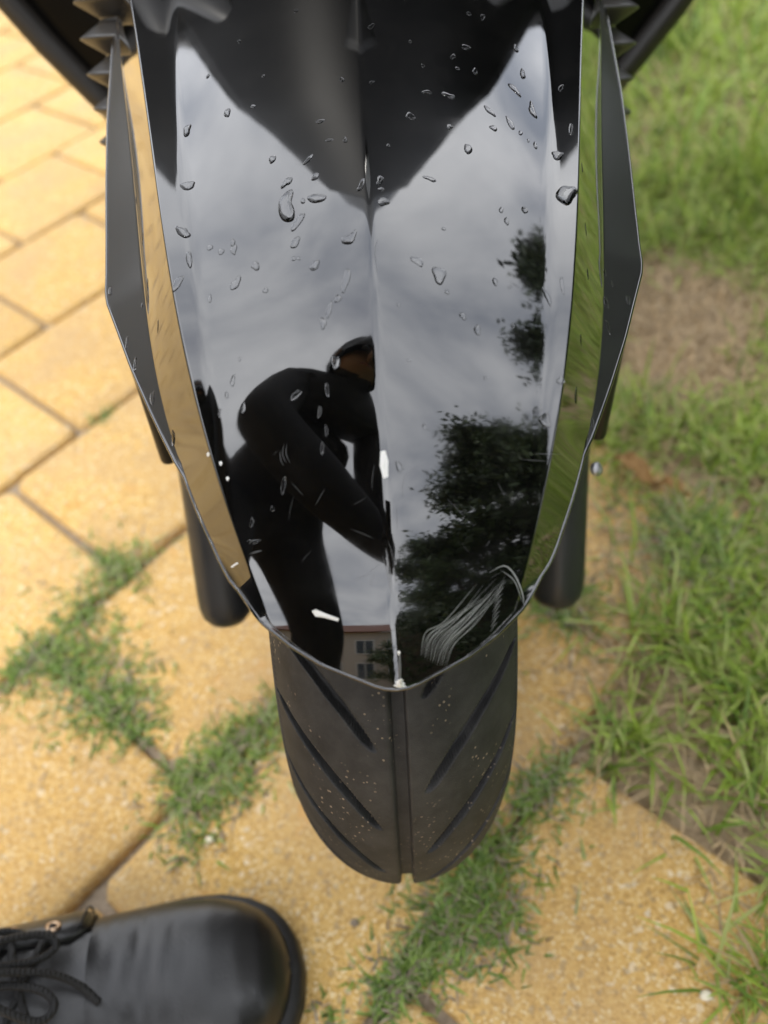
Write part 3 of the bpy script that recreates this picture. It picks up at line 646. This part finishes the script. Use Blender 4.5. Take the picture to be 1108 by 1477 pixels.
for tok in DROPS.split():
    px_, py_, w_, h_, an = [float(t) for t in tok.split(',')]; hp, hn = hit(px_, py_)
    if hp is None: continue
    dist = (hp - Vector(CAMPOS)).length; vd = Vector(ray(px_, py_)); sc_ = dist / F * .86 * .5
    rx = Vector(R[:, 0]); rx = (rx - hn * rx.dot(hn)).normalized(); ry = hn.cross(rx)
    fo = 1 / max(.35, abs(vd.dot(hn)))            # foreshortened height is restored on the surface
    ca, sa = math.cos(math.radians(-an)), math.sin(math.radians(-an)); n_ = 22; ph0 = [rd.uniform(0, 6.28) for _ in range(4)]; am = [rd.uniform(.05, .16), rd.uniform(.05, .14), rd.uniform(.02, .08), rd.uniform(.01, .05)]
    bend = rd.uniform(-.5, .5) if max(w_, h_) > 12 else 0
    def outl(t):
        k = 1 + sum(am[i] * math.cos((i + 2) * t + ph0[i]) for i in range(4)); x, y = math.cos(t) * k * w_, math.sin(t) * k * h_
        if w_ > h_: y += bend * h_ * ((x / w_) ** 2 - .4)
        else: x += bend * w_ * ((y / h_) ** 2 - .4)
        return (x * ca - y * sa) * sc_, (x * sa + y * ca) * sc_ * fo
    hgt = min(w_, h_) * sc_ * rd.uniform(.26, .42); vs = []; rings = [(1.0, -.10), (1.02, .12), (.98, .42), (.86, .72), (.62, .92), (.32, .985)]
    for (k, z) in rings:
        for i in range(n_):
            ox, oy = outl(2 * math.pi * i / n_); vs.append(rx * ox * k + ry * oy * k + hn * z * hgt)
    vs.append(hn * hgt); f = grid_faces(len(rings), n_, True); c0 = (len(rings) - 1) * n_
    f += [(c0 + i, c0 + (i + 1) % n_, c0 + n_) for i in range(n_)] + [tuple(reversed(range(n_)))]
    o = mobj('water_drop', vs, f, M_water); o.location = hp
    key = (int(px_), int(py_)); side = 'left' if px_ < 535 + (py_ - 330) * .056 else 'right'
    if key in NAMED: lb = NAMED[key]
    else:
        mxd, rat = max(w_, h_), max(w_, h_) / min(w_, h_); size = 'tiny' if mxd < 7.5 else 'small' if mxd < 12 else 'medium' if mxd < 19 else 'large'
        shp = 'round' if rat < 1.45 else 'slanting' if abs(an) > 18 and abs(an) < 80 else 'flat' if (w_ > h_) == (abs(an) < 80) else 'upright'
        band = 'at the very top' if py_ < 90 else 'high up' if py_ < 170 else 'upper part' if py_ < 260 else 'above the middle' if py_ < 350 else 'at mid height' if py_ < 430 else 'below the middle' if py_ < 540 else 'lower part' if py_ < 660 else 'near the nose'
        dl = abs(px_ - 535 - (py_ - 330) * .056); lat = 'beside the ridge' if dl < 45 else 'close to the ridge' if dl < 95 else 'mid panel' if dl < 165 else 'outer panel' if dl < 245 else 'at the outer lip' if dl < 300 else 'on the side strip' if dl < 345 else 'on the side wing'
        lb = f'{size} {shp} drop {lat}, {band}, {side} half of fender'
    tag(o, lb, 'water drop', 'rain drops on the black fender')

# ------------------------------------------------------------------ the photographer: boots, clothes, phone
person = empty('person', (-.36, -.12, 0)); tag(person, 'photographer in dark clothes and black lace-up boots bending over the scooter', 'person')
PO = Vector(person.location)
def make_boot(loc, heading, detail):
    bt = empty('boot', Vector(loc) - PO, person); bt.rotation_euler = (0, 0, heading); bt.scale = (1.1, 1.1, 1.06)
    D_ = [0, .0025, .007, .014, .026, .042, .062, .084, .105, .125, .145, .165, .185, .21, .24, .265, .280, .288]
    Wd = [.004, .0165, .0265, .0350, .0425, .0480, .0505, .0505, .0490, .0462, .0430, .0400, .0375, .0355, .0350, .0330, .026, .012]
    Hd = [.030, .036, .043, .0500, .0560, .0605, .0640, .0680, .0745, .0835, .0940, .105, .118, .135, .150, .158, .158, .150]
    dd = np.linspace(0, 1, 70) ** 1.6 * .288; seg = 40
    def surf(d, t, off=0.0):                      # t: 0 = right welt, pi = left welt
        w, h = np.interp(d, D_, Wd) + off, np.interp(d, D_, Hd) + off; c, s2 = math.cos(t), math.sin(t); z0 = .020
        y = w * math.copysign(abs(c) ** .72, c); z = z0 + (h - z0) * abs(s2) ** .80
        wr = .0017 * math.exp(-((d - .092) / .020) ** 2) * math.sin(d * 640 + 1.6 * math.sin(2 * t) + 1.1 * math.cos(5 * t)) + .0006 * math.sin(d * 310 + 4 * t) * math.exp(-((d - .11) / .04) ** 2)
        return Vector((-d, y, z + wr * s2))
    vs = [surf(d, math.pi * k / seg) for d in dd for k in range(seg + 1)]
    mobj('upper', vs, grid_faces(len(dd), seg + 1), M_leather, bt)
    base_ = [(-d, float(np.interp(d, D_, [0.0] + Wd[1:]))) for d in np.r_[np.linspace(0, 1, 60) ** 1.9 * .285, .288]]; base_ = base_ + [(-.2885, 0.0)] + [(x, -y) for x, y in reversed(base_[1:])]
    ring = []; nb2 = len(base_)
    for q in range(nb2):
        a_, c_ = Vector(base_[q - 1]), Vector(base_[(q + 1) % nb2]); t_ = (c_ - a_).normalized(); nn_ = Vector((-t_.y, t_.x)) * (1 if True else 1)
        p_ = Vector(base_[q]); o_ = p_ + nn_ * .0058
        if (o_ - Vector((-.14, 0))).length < (p_ - Vector((-.14, 0))).length: o_ = p_ - nn_ * .0058
        ring.append((o_.x, o_.y))
    lv = [(0.97, 0.0), (1.0, .004), (1.0, .015), (.995, .0195), (.96, .0225)]; vs = []; cxm = -.145
    for k, z in lv: vs += [((x - cxm) * (k if k < 1 else 1) + cxm, y * k, z) for x, y in ring]
    nrg = len(ring); f = grid_faces(len(lv), nrg, True) + [tuple(reversed(range(nrg))), tuple((len(lv) - 1) * nrg + i for i in range(nrg))]
    mobj('sole', vs, f, M_sole, bt)
    tube('shaft', [(-.235, 0, .12), (-.232, 0, .16), (-.230, 0, .21), (-.228, 0, .25)], [.047, .050, .054, .057], M_leather, bt, 24)
    vs = [surf(d, t, .0010) for d in np.linspace(.108, .215, 20) for t in np.linspace(math.radians(62), math.radians(118), 13)]
    mobj('tongue', vs, grid_faces(20, 13), M_leather, bt)
    for sd in (-1, 1):
        fv = []; n1, n2 = 30, 18
        for i in range(n1):
            for j in range(n2):
                u, v = i / (n1 - 1), j / (n2 - 1); t = math.radians(2 + 66 * v); d0 = .109 + .012 * (1 - v) ** 2 + (.010 * (v - .85) / .15 if v > .85 else 0)
                d = d0 + (.262 - d0) * u; e = min(u * 14, (1 - v) * 12, 1); p = surf(d, t if sd > 0 else math.pi - t, .0016 + .0040 * max(0, min(1, e)) ** .5); fv.append(p)
        fl = mobj('lace_flap', fv, grid_faces(n1, n2), M_leather, bt); s_ = fl.modifiers.new('t', 'SOLIDIFY'); s_.thickness = .002; s_.offset = 0
        edge = [surf(.1125 + .012 * (1 - v) ** 2, (math.radians(2 + 60 * v)) if sd > 0 else math.pi - math.radians(2 + 60 * v), .0072) for v in np.linspace(0, 1, 14)]
        tube('seam', edge, .0008, M_lace, bt, 6)
    eye = {}
    for sd in (-1, 1):
        for k in range(4):
            d = .1275 + .0205 * k; t = math.radians(58); p = surf(d, t if sd > 0 else math.pi - t, .0068); eye[(sd, k)] = p
            nrm = Vector((.25, sd * .62, .8)).normalized()
            prof = [(.0026 + .0015 * math.cos(a) + .0006, .0012 * math.sin(a)) for a in np.linspace(0, 2 * math.pi, 9)]
            lathe('eyelet', prof, p, nrm, M_brass, bt, 16)
    if detail:
        lz = .006; lc = []
        for k in range(4):
            a, c = eye[(1, k)], eye[(-1, min(k + 1, 3))]; lc.append(tube_data(smoothline([a, a.lerp(c, .3) + Vector((0, 0, lz)), a.lerp(c, .7) + Vector((0, 0, lz)), c], 12), .0021, 8))
            a, c = eye[(-1, k)], eye[(1, min(k + 1, 3))]; lc.append(tube_data(smoothline([a, a.lerp(c, .3) + Vector((0, 0, lz + .003)), a.lerp(c, .7) + Vector((0, 0, lz + .003)), c], 12), .0021, 8))
        v, f = join_data(lc); mobj('lace', v, f, M_lace, bt)
        k0 = Vector((-.168, 0, .122))
        loops = [[k0, k0 + Vector((.018, 0.0132, .006)), k0 + Vector((.042, 0.0224, -.016)), k0 + Vector((.050, 0.0172, -.024)), k0 + Vector((.040, 0.0092, -.018)), k0 + Vector((.016, 0.0053, -.002)), k0],
                 [k0, k0 + Vector((.020, -0.0092, .004)), k0 + Vector((.044, -0.0211, -.018)), k0 + Vector((.052, -0.0132, -.024)), k0 + Vector((.040, -0.0040, -.016)), k0],
                 [k0, k0 + Vector((.02, 0.0013, .004)), k0 + Vector((.046, 0.0026, -.020)), k0 + Vector((.060, -0.0026, -.036)), k0 + Vector((.068, -0.0106, -.046))],
                 [k0, k0 + Vector((-.01, 0.0132, .004)), k0 + Vector((.002, 0.0264, -.010)), k0 + Vector((.020, 0.0304, -.024)), k0 + Vector((.030, 0.0277, -.030))],
                 [k0 + Vector((-.006, -0.0059, 0)), k0 + Vector((0, -0.0026, .006)), k0 + Vector((.004, 0.0033, .006)), k0 + Vector((-.004, 0.0066, 0))]]
        v, f = join_data([tube_data(smoothline(l_, 40), .0022, 8) for l_ in loops]); mobj('lace_bow', v, f, M_lace, bt)
    return bt
tipL = G(418, 1392, .03)
boot_l = make_boot((tipL[0], tipL[1], 0), math.radians(7), True)
boot_r = make_boot((-.20, -.34, 0), math.radians(38), True)

# body: one skinned figure, bent over, phone held low in both hands
J = {}; E_ = []; RADII = {}
def jt(n, p, r, par=None):
    J[n] = Vector(p); RADII[n] = r
    if par: E_.append((par, n))
hipc = Vector((-.45, -.16, .90))
jt('pelvis', hipc, (.15, .12)); jt('waist', (-.39, -.09, 1.02), (.165, .14), 'pelvis'); jt('chest', (-.29, .01, 1.14), (.185, .15), 'waist'); jt('upper', (-.22, .085, 1.21), (.16, .14), 'chest')
jt('neck', (-.20, .13, 1.255), (.085, .08), 'upper'); jt('skull', (-.155, .175, 1.275), (.083, .092), 'neck'); jt('crown', (-.115, .225, 1.255), (.072, .082), 'skull')
hL = Vector((tipL[0] - .228, tipL[1] - .028, .20)); hR = Vector((-.20 - .18, -.34 - .14, .20))
for sd, nm, ank, knee in ((1, 'l', hL, (-.30, .035, .50)), (-1, 'r', hR, (-.30, -.38, .52))):
    lat = Vector((-.66, .75, 0)) * (.10 * sd)
    jt('hip' + nm, hipc + lat + Vector((0, 0, -.06)), (.098, .105), 'pelvis'); jt('thigh' + nm, (hipc + lat).lerp(Vector(knee), .5), (.085, .09), 'hip' + nm); jt('knee' + nm, knee, (.066, .07), 'thigh' + nm)
    jt('calf' + nm, Vector(knee).lerp(ank, .4), (.064, .07), 'knee' + nm); jt('ankle' + nm, ank, (.062, .064), 'calf' + nm); jt('cuff' + nm, ank + Vector((0, 0, -.06)), (.060, .062), 'ankle' + nm)
upv, rtv, bkv = Vector(R[:, 1]), Vector(R[:, 0]), Vector(R[:, 2])
cp = Vector(CAMPOS)
for sd, nm, elb in ((1, 'l', (-.31, .15, .88)), (-1, 'r', (-.11, -.22, .86))):
    lat = Vector((-.66, .75, 0)) * (.17 * sd); sh = Vector((-.25, .05, 1.20)) + lat
    wr_ = cp + bkv * .075 - upv * .10 + rtv * (-.075 * sd); pm = cp + bkv * .040 - upv * .085 + rtv * (-.056 * sd)
    jt('shoulder' + nm, sh, (.075, .075), 'upper'); jt('uarm' + nm, sh.lerp(Vector(elb), .55), (.074, .078), 'shoulder' + nm); jt('elbow' + nm, elb, (.066, .068), 'uarm' + nm)
    jt('farm' + nm, Vector(elb).lerp(wr_, .5), (.060, .062), 'elbow' + nm); jt('wrist' + nm, wr_, (.036, .038), 'farm' + nm); jt('palm' + nm, pm, (.026, .017), 'wrist' + nm)
    for q in range(4):                             # fingers wrap the edge on to the phone's lens side, well below the lens
        b0 = pm + upv * (.030 - .018 * q) + bkv * (-.006) - rtv * (.004 * sd); b1 = b0 - bkv * .028 + upv * .002; b2 = b1 - bkv * .010 + rtv * (.018 * sd); b3 = b2 + rtv * ((.014 - .002 * q) * sd) + bkv * .002
        jt(f'f{q}a{nm}', b0, (.0095, .0095), 'palm' + nm); jt(f'f{q}b{nm}', b1, (.0085, .0085), f'f{q}a{nm}'); jt(f'f{q}c{nm}', b2, (.0078, .0078), f'f{q}b{nm}'); jt(f'f{q}d{nm}', b3, (.0065, .0065), f'f{q}c{nm}')
    t0 = pm + upv * .020 + bkv * .014 + rtv * (.012 * sd); t1 = t0 + upv * .018 + rtv * (.014 * sd) + bkv * .004; t2 = t1 + upv * .018 + rtv * (.006 * sd) - bkv * .002
    jt('th0' + nm, t0, (.011, .011), 'palm' + nm); jt('th1' + nm, t1, (.0095, .0095), 'th0' + nm); jt('th2' + nm, t2, (.008, .008), 'th1' + nm)
names = list(J); idx = {n: i for i, n in enumerate(names)}
me = bpy.data.meshes.new('body'); me.from_pydata([tuple(J[n] - PO) for n in names], [(idx[a], idx[c]) for a, c in E_], []); me.update()
tmp = bpy.data.objects.new('body_tmp', me); COL.objects.link(tmp); sk = tmp.modifiers.new('skin', 'SKIN'); sk.use_smooth_shade = True
if not me.skin_vertices: 
    bmx = bmesh.new(); bmx.from_mesh(me); bmx.verts.layers.skin.verify(); bmx.to_mesh(me); bmx.free()
for n in names:
    d = me.skin_vertices[0].data[idx[n]]; d.radius = RADII[n]; d.use_root = (n == 'pelvis')
tmp.modifiers.new('sub', 'SUBSURF').levels = 2; tmp.modifiers['sub'].render_levels = 2
dg = bpy.context.evaluated_depsgraph_get(); bme = bpy.data.meshes.new_from_object(tmp.evaluated_get(dg)); bpy.data.objects.remove(tmp)
bme.materials.clear()
for mm in (M_jacket, M_trouser, M_skin): bme.materials.append(mm)
arr = np.array([tuple(J[n] - PO) for n in names])
kind = np.array([2 if n.startswith(('skull', 'crown')) else 1 if n.startswith(('pelvis', 'hip', 'thigh', 'knee', 'calf', 'ankle', 'cuff')) else 0 for n in names])
for p in bme.polygons:
    p.use_smooth = True; c = np.array(p.center); p.material_index = int(kind[((arr - c) ** 2).sum(1).argmin()])
body = bpy.data.objects.new('body', bme); COL.objects.link(body); body.parent = person; bme.name = 'body'
# head: hair cap, ears, nose, eyes
hd = J['skull'].lerp(J['crown'], .5) - PO; fwd = Vector((.55, .45, -.70)).normalized(); hup = (J['crown'] - J['neck']).normalized(); hup = (hup - fwd * hup.dot(fwd)).normalized(); hs = fwd.cross(hup)
hv = []; nr_, ns_ = 14, 26
for i in range(nr_):
    for k in range(ns_):
        t = 2 * math.pi * k / ns_; a = math.pi * (.74 - .34 * max(0, math.cos(t)) ** .7) * i / (nr_ - 1); q = hup * math.cos(a) * .112 + (fwd * math.cos(t) * .098 + hs * math.sin(t) * .088) * math.sin(a)
        if math.cos(t) > .3 and a > 1.0: q *= .93
        hv.append(hd - fwd * .020 - hup * .012 + q * 1.12 * (1 + .05 * math.sin(7 * t + 5 * a) * math.sin(a) + random.uniform(-.012, .012)))
mobj('hair', hv, grid_faces(nr_, ns_, True), M_hair, person)
for s2 in (-1, 1):
    lathe('ear', [(.0, .0), (.012, .004), (.018, .010), (.016, .013), (.0, .008)], hd + hs * (.082 * s2) - hup * .01, hs * s2, M_skin, person, 14)
    lathe('eye', [(0, .010), (.006, .008), (.010, .002), (.010, -.004)], hd + fwd * .066 + hs * (.032 * s2) + hup * .0, fwd, M_phoneglass, person, 12)
tube('nose', [hd + fwd * .058 + hup * .012, hd + fwd * .074 - hup * .012, hd + fwd * .080 - hup * .026, hd + fwd * .060 - hup * .034], [.007, .010, .013, .009], M_skin, person, 10)
tube('mouth', [hd + fwd * .058 - hup * .055 - hs * .02, hd + fwd * .064 - hup * .054, hd + fwd * .058 - hup * .055 + hs * .02], [.003, .005, .003], mat('lips', (.36, .14, .11), .5), person, 8)
# phone: lens where the picture is taken from
phone = empty('mobile_phone', CAMPOS); phone.matrix_world = m4.copy(); tag(phone, 'dark mobile phone held low in both hands above the fender', 'phone')
bobj('phone_body', box_bm((.072, .148, .008), .0035, 3, (.022, -.058, .016)), M_phone, phone, True)
bobj('screen', box_bm((.068, .144, .0006), .0, 1, (.022, -.058, .0205)), M_phoneglass, phone)
for dx, dy in ((.020, -.006), (0, -.022)): lathe('camera_lens', [(0, .0), (.0065, .0), (.007, -.002), (.007, -.004)], (dx, dy, .0105), (0, 0, 1), M_phoneglass, phone, 20)

# ------------------------------------------------------------------ trees and house behind the photographer (seen in the lacquer)
def make_tree(name, label, base, height, trunk_h, rx, nleaf, leaf, shape, hue, seed):
    r = np.random.default_rng(seed); t = empty(name, base); tag(t, label, 'tree', 'trees around the lawn'); pr = random.Random(seed)
    parts = []; top = Vector((pr.uniform(-.2, .2), pr.uniform(-.2, .2), height * .93)); tp = smoothline([(0, 0, -.1), (pr.uniform(-.1, .1), pr.uniform(-.1, .1), height * .3), (top.x * .6, top.y * .6, height * .65), top], 16)
    parts.append(tube_data(tp, list(np.linspace(height * .028, height * .004, 16)), 10)); cent = []
    nlimb = 26
    for i in range(nlimb):
        f = trunk_h / height + (1 - trunk_h / height) * (i + .5) / nlimb; p = tp[min(15, int(f * 15))]; a = i * 2.4 + pr.uniform(-.4, .4)
        w = rx * shape((f * height - trunk_h) / (height - trunk_h)) * pr.uniform(.7, 1.1); q = p + Vector((math.cos(a) * w, math.sin(a) * w, w * pr.uniform(-.1, .45)))
        parts.append(tube_data(smoothline([p, p.lerp(q, .5) + Vector((0, 0, .06 * w)), q], 6), list(np.linspace(height * .009, height * .002, 6)), 6))
        for k in (.45, .75, 1.0): cent.append(p.lerp(q, k))
    v, f = join_data(parts); mobj('trunk', v, f, M_bark, t)
    cent = np.array([tuple(c) for c in cent]); ci = r.integers(0, len(cent), nleaf); sig = rx * .13
    P = cent[ci] + r.normal(0, 1, (nleaf, 3)) * sig * np.array([1, 1, .7]); n1 = r.normal(0, 1, (nleaf, 3)); n1 /= np.linalg.norm(n1, axis=1)[:, None]
    n2 = np.cross(n1, r.normal(0, 1, (nleaf, 3))); n2 /= np.linalg.norm(n2, axis=1)[:, None]; s_ = r.uniform(.6, 1.3, (nleaf, 1)) * leaf
    V = np.stack([P - n1 * s_, P + n2 * s_ * .4, P + n1 * s_, P - n2 * s_ * .4], 1).reshape(-1, 3)
    o = mobj('crown', V, [(4 * i, 4 * i + 1, 4 * i + 2, 4 * i + 3) for i in range(nleaf)], M_leaves, t, False)
    clump = r.uniform(.65, 1.3, len(cent))[ci][:, None]; c = np.array(hue) * clump * r.uniform(.75, 1.25, (nleaf, 1)); set_tint(o, np.repeat(np.c_[c, np.ones(nleaf)], 4, 0)); return t
dome = lambda t: math.sin(math.pi * min(1, t * .82 + .15)) ** .65
make_tree('broad_tree', 'broad leafy tree reflected at lower right of the fender', (4.9, -3.5, 0), 7.4, 1.0, 2.3, 40000, .10, dome, (.055, .09, .026), 5)
make_tree('pointed_tree', 'tall pointed tree reflected high on right side of the fender', (3.9, 2.35, 0), 4.7, .5, 1.5, 30000, .095, lambda t: max(.10, 1 - t) ** .6, (.045, .078, .03), 9)
make_tree('leafy_tree', 'leafy tree between the pointed tree and the broad tree', (4.7, .75, 0), 5.35, .6, 1.8, 30000, .095, lambda t: max(.12, 1 - t) ** .5, (.045, .078, .03), 12)
make_tree('young_tree', 'smaller tree left of the broad tree, reflected right of the fender ridge', (2.75, -5.1, 0), 4.5, .9, 1.5, 18000, .08, dome, (.055, .092, .028), 27)
make_tree('roadside_tree', 'distant tree beside the house, reflected at the fender nose', (-2.6, -19, 0), 4.2, 1.0, 2.2, 9000, .13, lambda t: math.sin(math.pi * min(1, t * .8 + .15)) ** .6, (.050, .085, .025), 17)
house = empty('house', (-8.5, -26, 0)); tag(house, 'pale house with dark windows reflected at the fender nose', 'house')
wl = bobj('wall', box_bm((13, 8, 6.2), 0, 1, (0, 0, 3.1)), M_wall, house)
mobj('roof', [(-7, -4.6, 6.15), (7, -4.6, 6.15), (7, 4.6, 6.15), (-7, 4.6, 6.15), (-5, 0, 8.3), (5, 0, 8.3)], [(0, 1, 5, 4), (2, 3, 4, 5), (1, 2, 5), (3, 0, 4), (3, 2, 1, 0)], M_roof, house, False)
for fl in range(2):
    for i in range(5):
        wn = bobj('window', box_bm((1.5, .12, 1.7), 0, 1, (-5 + 2.5 * i, 4.03, 1.7 + 2.7 * fl)), M_frame, house)
        for q in (-.34, .34): bobj('pane', box_bm((.6, .04, 1.5), 0, 1, (-5 + 2.5 * i + q, 4.085, 1.7 + 2.7 * fl)), M_pane, wn)

def hedge(label, loc, L_, D2, Hh, rz, seed, nleaf):
    r = np.random.default_rng(seed); t = empty('hedge', loc); t.rotation_euler = (0, 0, rz); tag(t, label, 'hedge')
    bobj('stems', box_bm((L_ * .94, D2 * .5, Hh * .85), .1, 2, (0, 0, Hh * .425)), M_bark, t)
    P = np.c_[r.uniform(-L_ / 2, L_ / 2, nleaf), r.normal(0, D2 * .28, nleaf), r.uniform(0.02, 1, nleaf) ** .8 * Hh]; P[:, 2] += vnoise(P[:, 0] + 30, P[:, 1] + 9, 1.3, seed) * .35 * (P[:, 2] / Hh)
    n1 = r.normal(0, 1, (nleaf, 3)); n1 /= np.linalg.norm(n1, axis=1)[:, None]; n2 = np.cross(n1, r.normal(0, 1, (nleaf, 3))); n2 /= np.linalg.norm(n2, axis=1)[:, None]; s_ = r.uniform(.6, 1.3, (nleaf, 1)) * .09
    V = np.stack([P - n1 * s_, P + n2 * s_ * .5, P + n1 * s_, P - n2 * s_ * .5], 1).reshape(-1, 3)
    o = mobj('foliage', V, [(4 * i, 4 * i + 1, 4 * i + 2, 4 * i + 3) for i in range(nleaf)], M_leaves, t, False); c = np.array((.05, .085, .025)) * r.uniform(.6, 1.4, (nleaf, 1)); set_tint(o, np.repeat(np.c_[c, np.ones(nleaf)], 4, 0))
hedge('leafy hedge beyond the lawn, reflected right of the fender nose', (4.6, -7.2, 0), 8.5, 1.0, 3.0, math.radians(38), 41, 22000)
lw = empty('added_grey_wall', (-5.5, 3.0, 0)); tag(lw, 'long grey garden wall left of the paving, reflected in the left fender wing', 'wall')  # unseen wall, added so the left wing reflects an even grey
M_gwall = mat('added_wall_grey', (.17, .17, .155), .9); q_ = NB(M_gwall); q_.col(q_.mix(q_.noise(1.2, 6, .6), (.11, .115, .10), (.24, .235, .21)))
bobj('wall_face', box_bm((.25, 16, 3.3), 0, 1, (0, 0, 1.65)), M_gwall, lw); bobj('coping', box_bm((.36, 16.1, .1), .02, 2, (0, 0, 3.36)), M_wall, lw)
hedge('added leafy hedge hiding bright horizon sky from the right fender reflections', (6.5, 5.5, 0), 11, 1.0, 2.3, math.radians(100), 43, 22000)  # unseen hedge, added to keep bright horizon sky out of the right-hand reflections

# ------------------------------------------------------------------ small things on the ground
def leaf_obj(p, ln, wd, rot, label, z=.012):
    c = G(*p); vs = []; n_ = 14
    for i in range(n_):
        t = i / (n_ - 1); w = wd * math.sin(math.pi * min(1, t * .92 + .04)) ** .8
        for k in (-1, -.5, 0, .5, 1): vs.append(((t - .5) * ln, w * k, .010 * math.sin(t * 4) + .30 * w * abs(k) ** 1.5 + .003 * math.sin(t * 19 + k * 3)))
    o = mobj('dead_leaf', vs, grid_faces(n_, 5), M_deadleaf); o.location = (c[0], c[1], z); o.rotation_euler = (.15, .1, rot); s_ = o.modifiers.new('t', 'SOLIDIFY'); s_.thickness = .0006
    tag(o, label, 'leaf'); return o
leaf_obj((915, 690), .050, .009, math.radians(-50), 'curled brown dead leaf between paver corner and lawn')
leaf_obj((968, 712), .032, .006, math.radians(-20), 'smaller pale dead leaf lying beside the curled brown one', .008)
def pebble(p, r, label, m=M_stone):
    c = G(*p); bm = bmesh.new(); bmesh.ops.create_icosphere(bm, subdivisions=2, radius=r)
    for v in bm.verts: v.co = Vector((v.co.x * 1.2, v.co.y * .9, v.co.z * .7)) * random.uniform(.9, 1.1)
    o = bobj('pebble', bm, m, None, True); o.location = (c[0], c[1], r * .5); tag(o, label, 'pebble', 'pebbles on the paving')
pebble((1018, 1437), .0038, 'white pebble on the corner paver near the lawn')
pebble((304, 1213), .0035, 'small white pebble below grass tuft left of the tyre')
pebble((512, 1332), .003, 'tiny grey pebble in front of the tyre', M_joint)
pebble((752, 1344), .003, 'tiny dark pebble on the corner paver', M_joint)

# ------------------------------------------------------------------ render settings
scene.render.engine = 'CYCLES'; scene.render.resolution_x = 768; scene.render.resolution_y = 1024
scene.cycles.max_bounces = 7; scene.cycles.transmission_bounces = 6; scene.cycles.glossy_bounces = 4
